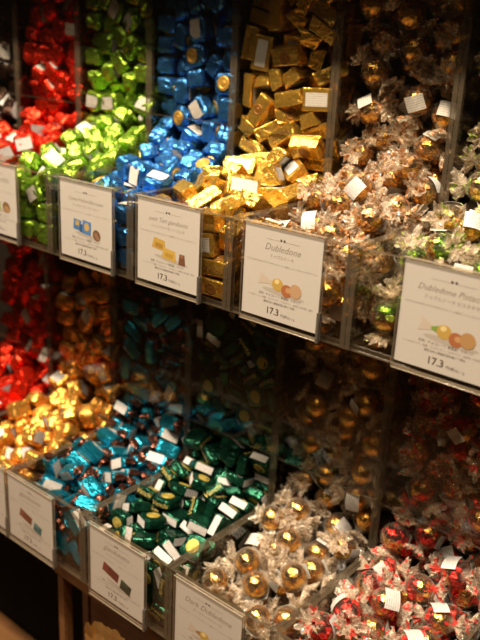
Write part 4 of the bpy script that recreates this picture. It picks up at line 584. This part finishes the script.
def price_card(row, i, key, off, tilt=0):
    tier = UP if row == 'U' else LOW
    t = empty('price_sign', (i*PITCH+off, tier['y'], tier['z']+.003)); t.rotation_euler = (0, math.radians(tilt), 0)
    tag(t, 'white price card picturing %s, on the %s tray front' % ({'bar': 'gold ingots and a chocolate', 'ball': 'a twist-wrapped gold truffle', 'pistachio': 'a green-collared gold truffle', 'clear': 'truffles beside a dark one',
        'teal': 'brown and teal chocolates', 'square': 'dark red and green chocolates', 'blue': 'blue pralines', 'green': 'green pralines', 'orange': 'an amber praline'}[key], 'upper' if row == 'U' else 'lower'), 'sign', 'price cards on the tray fronts')
    S, E = M['sleeve'], M['sleeve_edge']; m = .0022
    x0, x1, z0, z1 = -m, CW+m, -CH-.0085, .0015
    obj('front_sheet', slab(x0, x1, -.0094, -.0074, z0, z1, 1, S, E, 'sleeve_front', .0004), None, t)
    obj('back_sheet', slab(x0, x1, -.0062, -.0042, z0, z1, 1, S, E, 'sleeve_back', .0004), None, t)
    obj('bottom_fold', slab(x0, x1, -.0074, -.0062, z0, z0+.003, 1, E, E, 'sleeve_fold', 0), None, t)
    # hook over the rim of the tray
    obj('hook', prism_x([(-.0042, -.004), (-.0042, .0015), (.0085, .0015), (.0085, -.012), (.0068, -.012), (.0068, -.0016), (-.0018, -.0016), (-.0018, -.004)], x0+.002, x1-.002, E, S, 'sleeve_hook'), None, t)
    # the small stop block at the lower outer corner
    obj('corner_stop', slab(x1-.0022, x1+.0010, -.0100, -.0042, z0-.0012, z0+.030, 1, M['stop'], M['stop'], 'sleeve_stop', .0006), None, t)
    c = obj('card', slab(0, CW, -.0072, -.0066, -CH-.001, -.001, 1, M['card'], M['card'], 'card', 0), None, t)
    cx = CW*.5
    a, b = TITLE[key]
    L = [('\u2022\u2022', cx, -.0155, .011, 'CENTER', 0, 0), (a, cx, -.0235, min(.0098, .150/len(a)), 'CENTER', .35, 1), (b, cx, -.0305, .0042, 'CENTER', 0, 1),
         ('口どけなめらかなイタリアのチョコレートと香ばしいヘーゼルナッツのクリーム', cx, -.0375, .0024, 'CENTER', 0, 1),
         ('名称：チョコレート 原産国：イタリア', cx, -.0700, .0030, 'CENTER', 0, 0), ('ヘーゼルナッツ、砂糖、ココアバター、カカオマス、全粉乳／乳化剤、香料', cx, -.0738, .0024, 'CENTER', 0, 1),
         ('直射日光と高温多湿を避けて保存', cx, -.0775, .0026, 'CENTER', 0, 0), ('17.3', cx-.0075, -.0885, .0098, 'CENTER', 0, 0), ('円(税込) / g', cx+.0025, -.0885, .0036, 'LEFT', 0, 0)]
    tm = text_mesh(L, 'lettering'); bm = bmesh.new(); bm.from_mesh(tm)
    for s in (-1, 1):
        f = bm.faces.new([bm.verts.new(p) for p in ((cx+s*.0035, 0, -.01245), (cx+s*.0205, 0, -.01245), (cx+s*.0205, 0, -.01280), (cx+s*.0035, 0, -.01280))]); f.material_index = 1
    bm.to_mesh(tm); bm.free(); tm.materials.append(M['ink']); tm.materials.append(M['greyink'])
    obj('lettering', tm, None, c, (0, -.00726, 0)); obj('picture', picture_mesh(PIC[key], 'picture'), None, c, (cx, -.00726, -.0545))
for args in (('U', -1, 'green', -.003, 0), ('U', 0, 'blue', .0325, 0), ('U', 1, 'bar', .0208, 0), ('U', 2, 'ball', .0275, 0), ('U', 3, 'pistachio', .0575, 0),
             ('L', -1, 'orange', -.0+.0535, 0), ('L', 0, 'teal', .006, 0), ('L', 1, 'square', .0235, 0), ('L', 2, 'clear', .0185, 0)):
    price_card(*args)
# ---------------------------------------------------------------- setting
def plain_box(name, x0, x1, y0, y1, z0, z1, mat, bevel=.001, parent=None):
    return obj(name, slab(x0, x1, y0, y1, z0, z1, 2, mat, mat, name, bevel), None, parent)
FLOOR = -.80
tag(plain_box('wall_back', -2.2, 2.2, .34, .40, FLOOR, 1.6, M['wall']), kind='structure')
tag(plain_box('floor', -2.2, 2.2, -2.2, .40, FLOOR-.05, FLOOR, M['wood']), kind='structure')
tag(plain_box('wall_unseen_shade_board', -.75, 1.05, .082, .339, .302, .322, M['black']), kind='structure')  # unseen board added above the bins to shade the upper columns
cab = empty('display_cabinet', (0, 0, FLOOR)); tag(cab, 'black display cabinet carrying the lower row of acrylic bins', 'cabinet')
plain_box('body', -.75, 1.05, .025, .335, .002, LOW['z']-LOW['h']-FLOOR-.016, M['black'], parent=cab)
plain_box('top_board', -.75, 1.05, .010, .338, LOW['z']-LOW['h']-FLOOR-.016, LOW['z']-LOW['h']-FLOOR-.0005, M['black'], parent=cab)
# low wooden crate under the trays, holding gold foil gift pouches
def beam(bm, x0, x1, y0, y1, z0, z1):
    n = len(bm.verts); r = bmesh.ops.create_cube(bm, size=1)
    for v in r['verts']: v.co = Vector(((x0+x1)/2+v.co.x*(x1-x0), (y0+y1)/2+v.co.y*(y1-y0), (z0+z1)/2+v.co.z*(z1-z0)))
def beam_obj(name, dims, parent):
    bm = bmesh.new(); beam(bm, *dims); bmesh.ops.bevel(bm, geom=bm.edges[:], offset=.002, segments=2, affect='EDGES')
    return obj(name, bm_to_mesh(bm, name), M['basket'], parent)
crate = empty('wooden_crate', (.060, -.052, FLOOR)); tag(crate, 'open wooden crate on the floor under the lower trays', 'crate')
CW_, CD_, CH_ = .62, .056, .268
for x in (0, CW_-.016):
    for y in (0, CD_-.014): beam_obj('post', (x, x+.016, y, y+.014, .0005, CH_), crate)
beam_obj('top_rail', (-.002, CW_+.002, -.003, .013, CH_+.0003, CH_+.022), crate)
beam_obj('top_rail', (-.002, CW_+.002, CD_-.015, CD_, CH_+.0003, CH_+.022), crate)
beam_obj('bottom_board', (.017, CW_-.017, .001, CD_-.001, .0005, .012), crate)
beam_obj('back_board', (.017, CW_-.017, CD_-.013, CD_-.005, .013, CH_-.001), crate)
def pouch_mesh(seed):
    bm = bmesh.new(); n = 34; rows = []
    prof = [(0, .020), (.004, .032), (.03, .037), (.07, .038), (.11, .036), (.14, .029), (.157, .016), (.164, .0105), (.171, .015), (.186, .022), (.200, .024)]
    off = Vector((seed*4.1, seed*1.3, seed))
    for k, (z, r) in enumerate(prof):
        row = []
        for i in range(n):
            a = 2*PI*i/n; top = max(0, (z-.12)/.09)
            w = 1+.09*noise.noise(Vector((math.cos(a)*2, math.sin(a)*2, z*30))+off)+(.05*top)*math.sin(a*5+seed+2*z/.05)+.07*top*noise.noise(Vector((math.cos(a)*1.5, math.sin(a)*1.5, seed*3.3)))
            row.append(bm.verts.new((r*1.25*w*math.cos(a), r*.62*w*math.sin(a), z+.010*top*noise.noise(Vector((i*.6, seed, k))))))
        rows.append(row)
    for k in range(len(prof)-1):
        for i in range(n):
            j = (i+1) % n; bm.faces.new((rows[k][i], rows[k][j], rows[k+1][j], rows[k+1][i]))
    bm.faces.new(rows[0][::-1])
    return bm_to_mesh(bm, 'pouch')
def ribbon_mesh():
    bm = bmesh.new(); n = 24
    rr = [[bm.verts.new((r*1.3*math.cos(2*PI*i/n), r*.70*math.sin(2*PI*i/n), z)) for i in range(n)] for r, z in ((.0125, .159), (.0140, .162), (.0140, .167), (.0125, .170))]
    for k in range(3):
        for i in range(n):
            j = (i+1) % n; bm.faces.new((rr[k][i], rr[k][j], rr[k+1][j], rr[k+1][i]))
    return bm_to_mesh(bm, 'ribbon', True)
rib = ribbon_mesh()
for k, (x, s, w_) in enumerate(((.205, 1.0, 'first'), (.300, 1.04, 'second'), (.415, 1.0, 'third'), (.530, 1.03, 'fourth'))):
    g_ = obj('gift_pouch', pouch_mesh(k+1), M['giftgold'], None, (x, -.092, FLOOR+.0005)); g_.scale = (s*1.05, 1.05, s*1.36)
    tag(g_, 'gold foil gift pouch before the wooden crate, %s along from the teal bin' % w_, 'gift bag', 'gold gift pouches by the crate')
    obj('ribbon', rib, M['foil_copper'], g_)

# ---------------------------------------------------------------- light
def lamp(name, loc, target, energy, size, color=(1, .82, .62)):
    l = bpy.data.lights.new(name, 'SPOT'); l.energy = energy; l.shadow_soft_size = size; l.color = color; l.spot_size = math.radians(55); l.spot_blend = .6
    o = link(bpy.data.objects.new(name, l)); o.location = loc
    o.rotation_euler = (Vector(target)-Vector(loc)).to_track_quat('-Z', 'Y').to_euler()
    return o
for k, x in enumerate((-.9, -.25, .4, 1.05)):
    lamp('ceiling_spotlight', (x, -.80, 1.85), (x*.55+.1, .0, -.15), 142, .05)
pl = bpy.data.lights.new('added_fill_light', 'AREA'); pl.shape = 'RECTANGLE'; pl.size = 2.4; pl.size_y = .5; pl.energy = 17; pl.color = (1, .82, .62)  # area light added for soft fill and broad foil reflections, not a fixture
po = link(bpy.data.objects.new('added_fill_light', pl)); po.location = (.1, -.95, 1.75); po.rotation_euler = (Vector((.1, .1, -.2))-Vector((.1, -.95, 1.75))).to_track_quat('-Z', 'Y').to_euler()
w = bpy.data.worlds.new('shop'); sc.world = w; w.use_nodes = True
w.node_tree.nodes['Background'].inputs[0].default_value = (1, .66, .38, 1); w.node_tree.nodes['Background'].inputs[1].default_value = .018
# ---------------------------------------------------------------- camera
def view(yaw, pit, rol):
    f = Vector((-math.sin(yaw)*math.cos(pit), math.cos(yaw)*math.cos(pit), -math.sin(pit))); r = Vector((math.cos(yaw), math.sin(yaw), 0)); u = r.cross(f)
    r2 = r*math.cos(rol)+u*math.sin(rol); u2 = -r*math.sin(rol)+u*math.cos(rol)
    return r2, u2, f
cd = bpy.data.cameras.new('camera'); co = link(bpy.data.objects.new('camera', cd)); sc.camera = co
r_, u_, f_ = view(.6851, .3428, .0504)
co.matrix_world = Matrix(((r_.x, u_.x, -f_.x, CAM.x), (r_.y, u_.y, -f_.y, CAM.y), (r_.z, u_.z, -f_.z, CAM.z), (0, 0, 0, 1)))
cd.sensor_fit = 'HORIZONTAL'; cd.sensor_width = 36; cd.lens = 36*807.1/480; cd.clip_start = .02
cd.dof.use_dof = True; cd.dof.focus_distance = (Vector((.30, 0, -.02))-CAM).dot(f_); cd.dof.aperture_fstop = 6.5
vs_ = sc.view_settings; vs_.view_transform = 'Standard'; vs_.look = 'None'; vs_.gamma = 1; vs_.use_curve_mapping = False; vs_.exposure = 0.0
sc.cycles.max_bounces = 10; sc.cycles.transparent_max_bounces = 40; sc.cycles.glossy_bounces = 4; sc.cycles.diffuse_bounces = 4
sc.cycles.use_denoising = True; sc.cycles.caustics_reflective = False; sc.cycles.caustics_refractive = False; sc.cycles.sample_clamp_indirect = 4
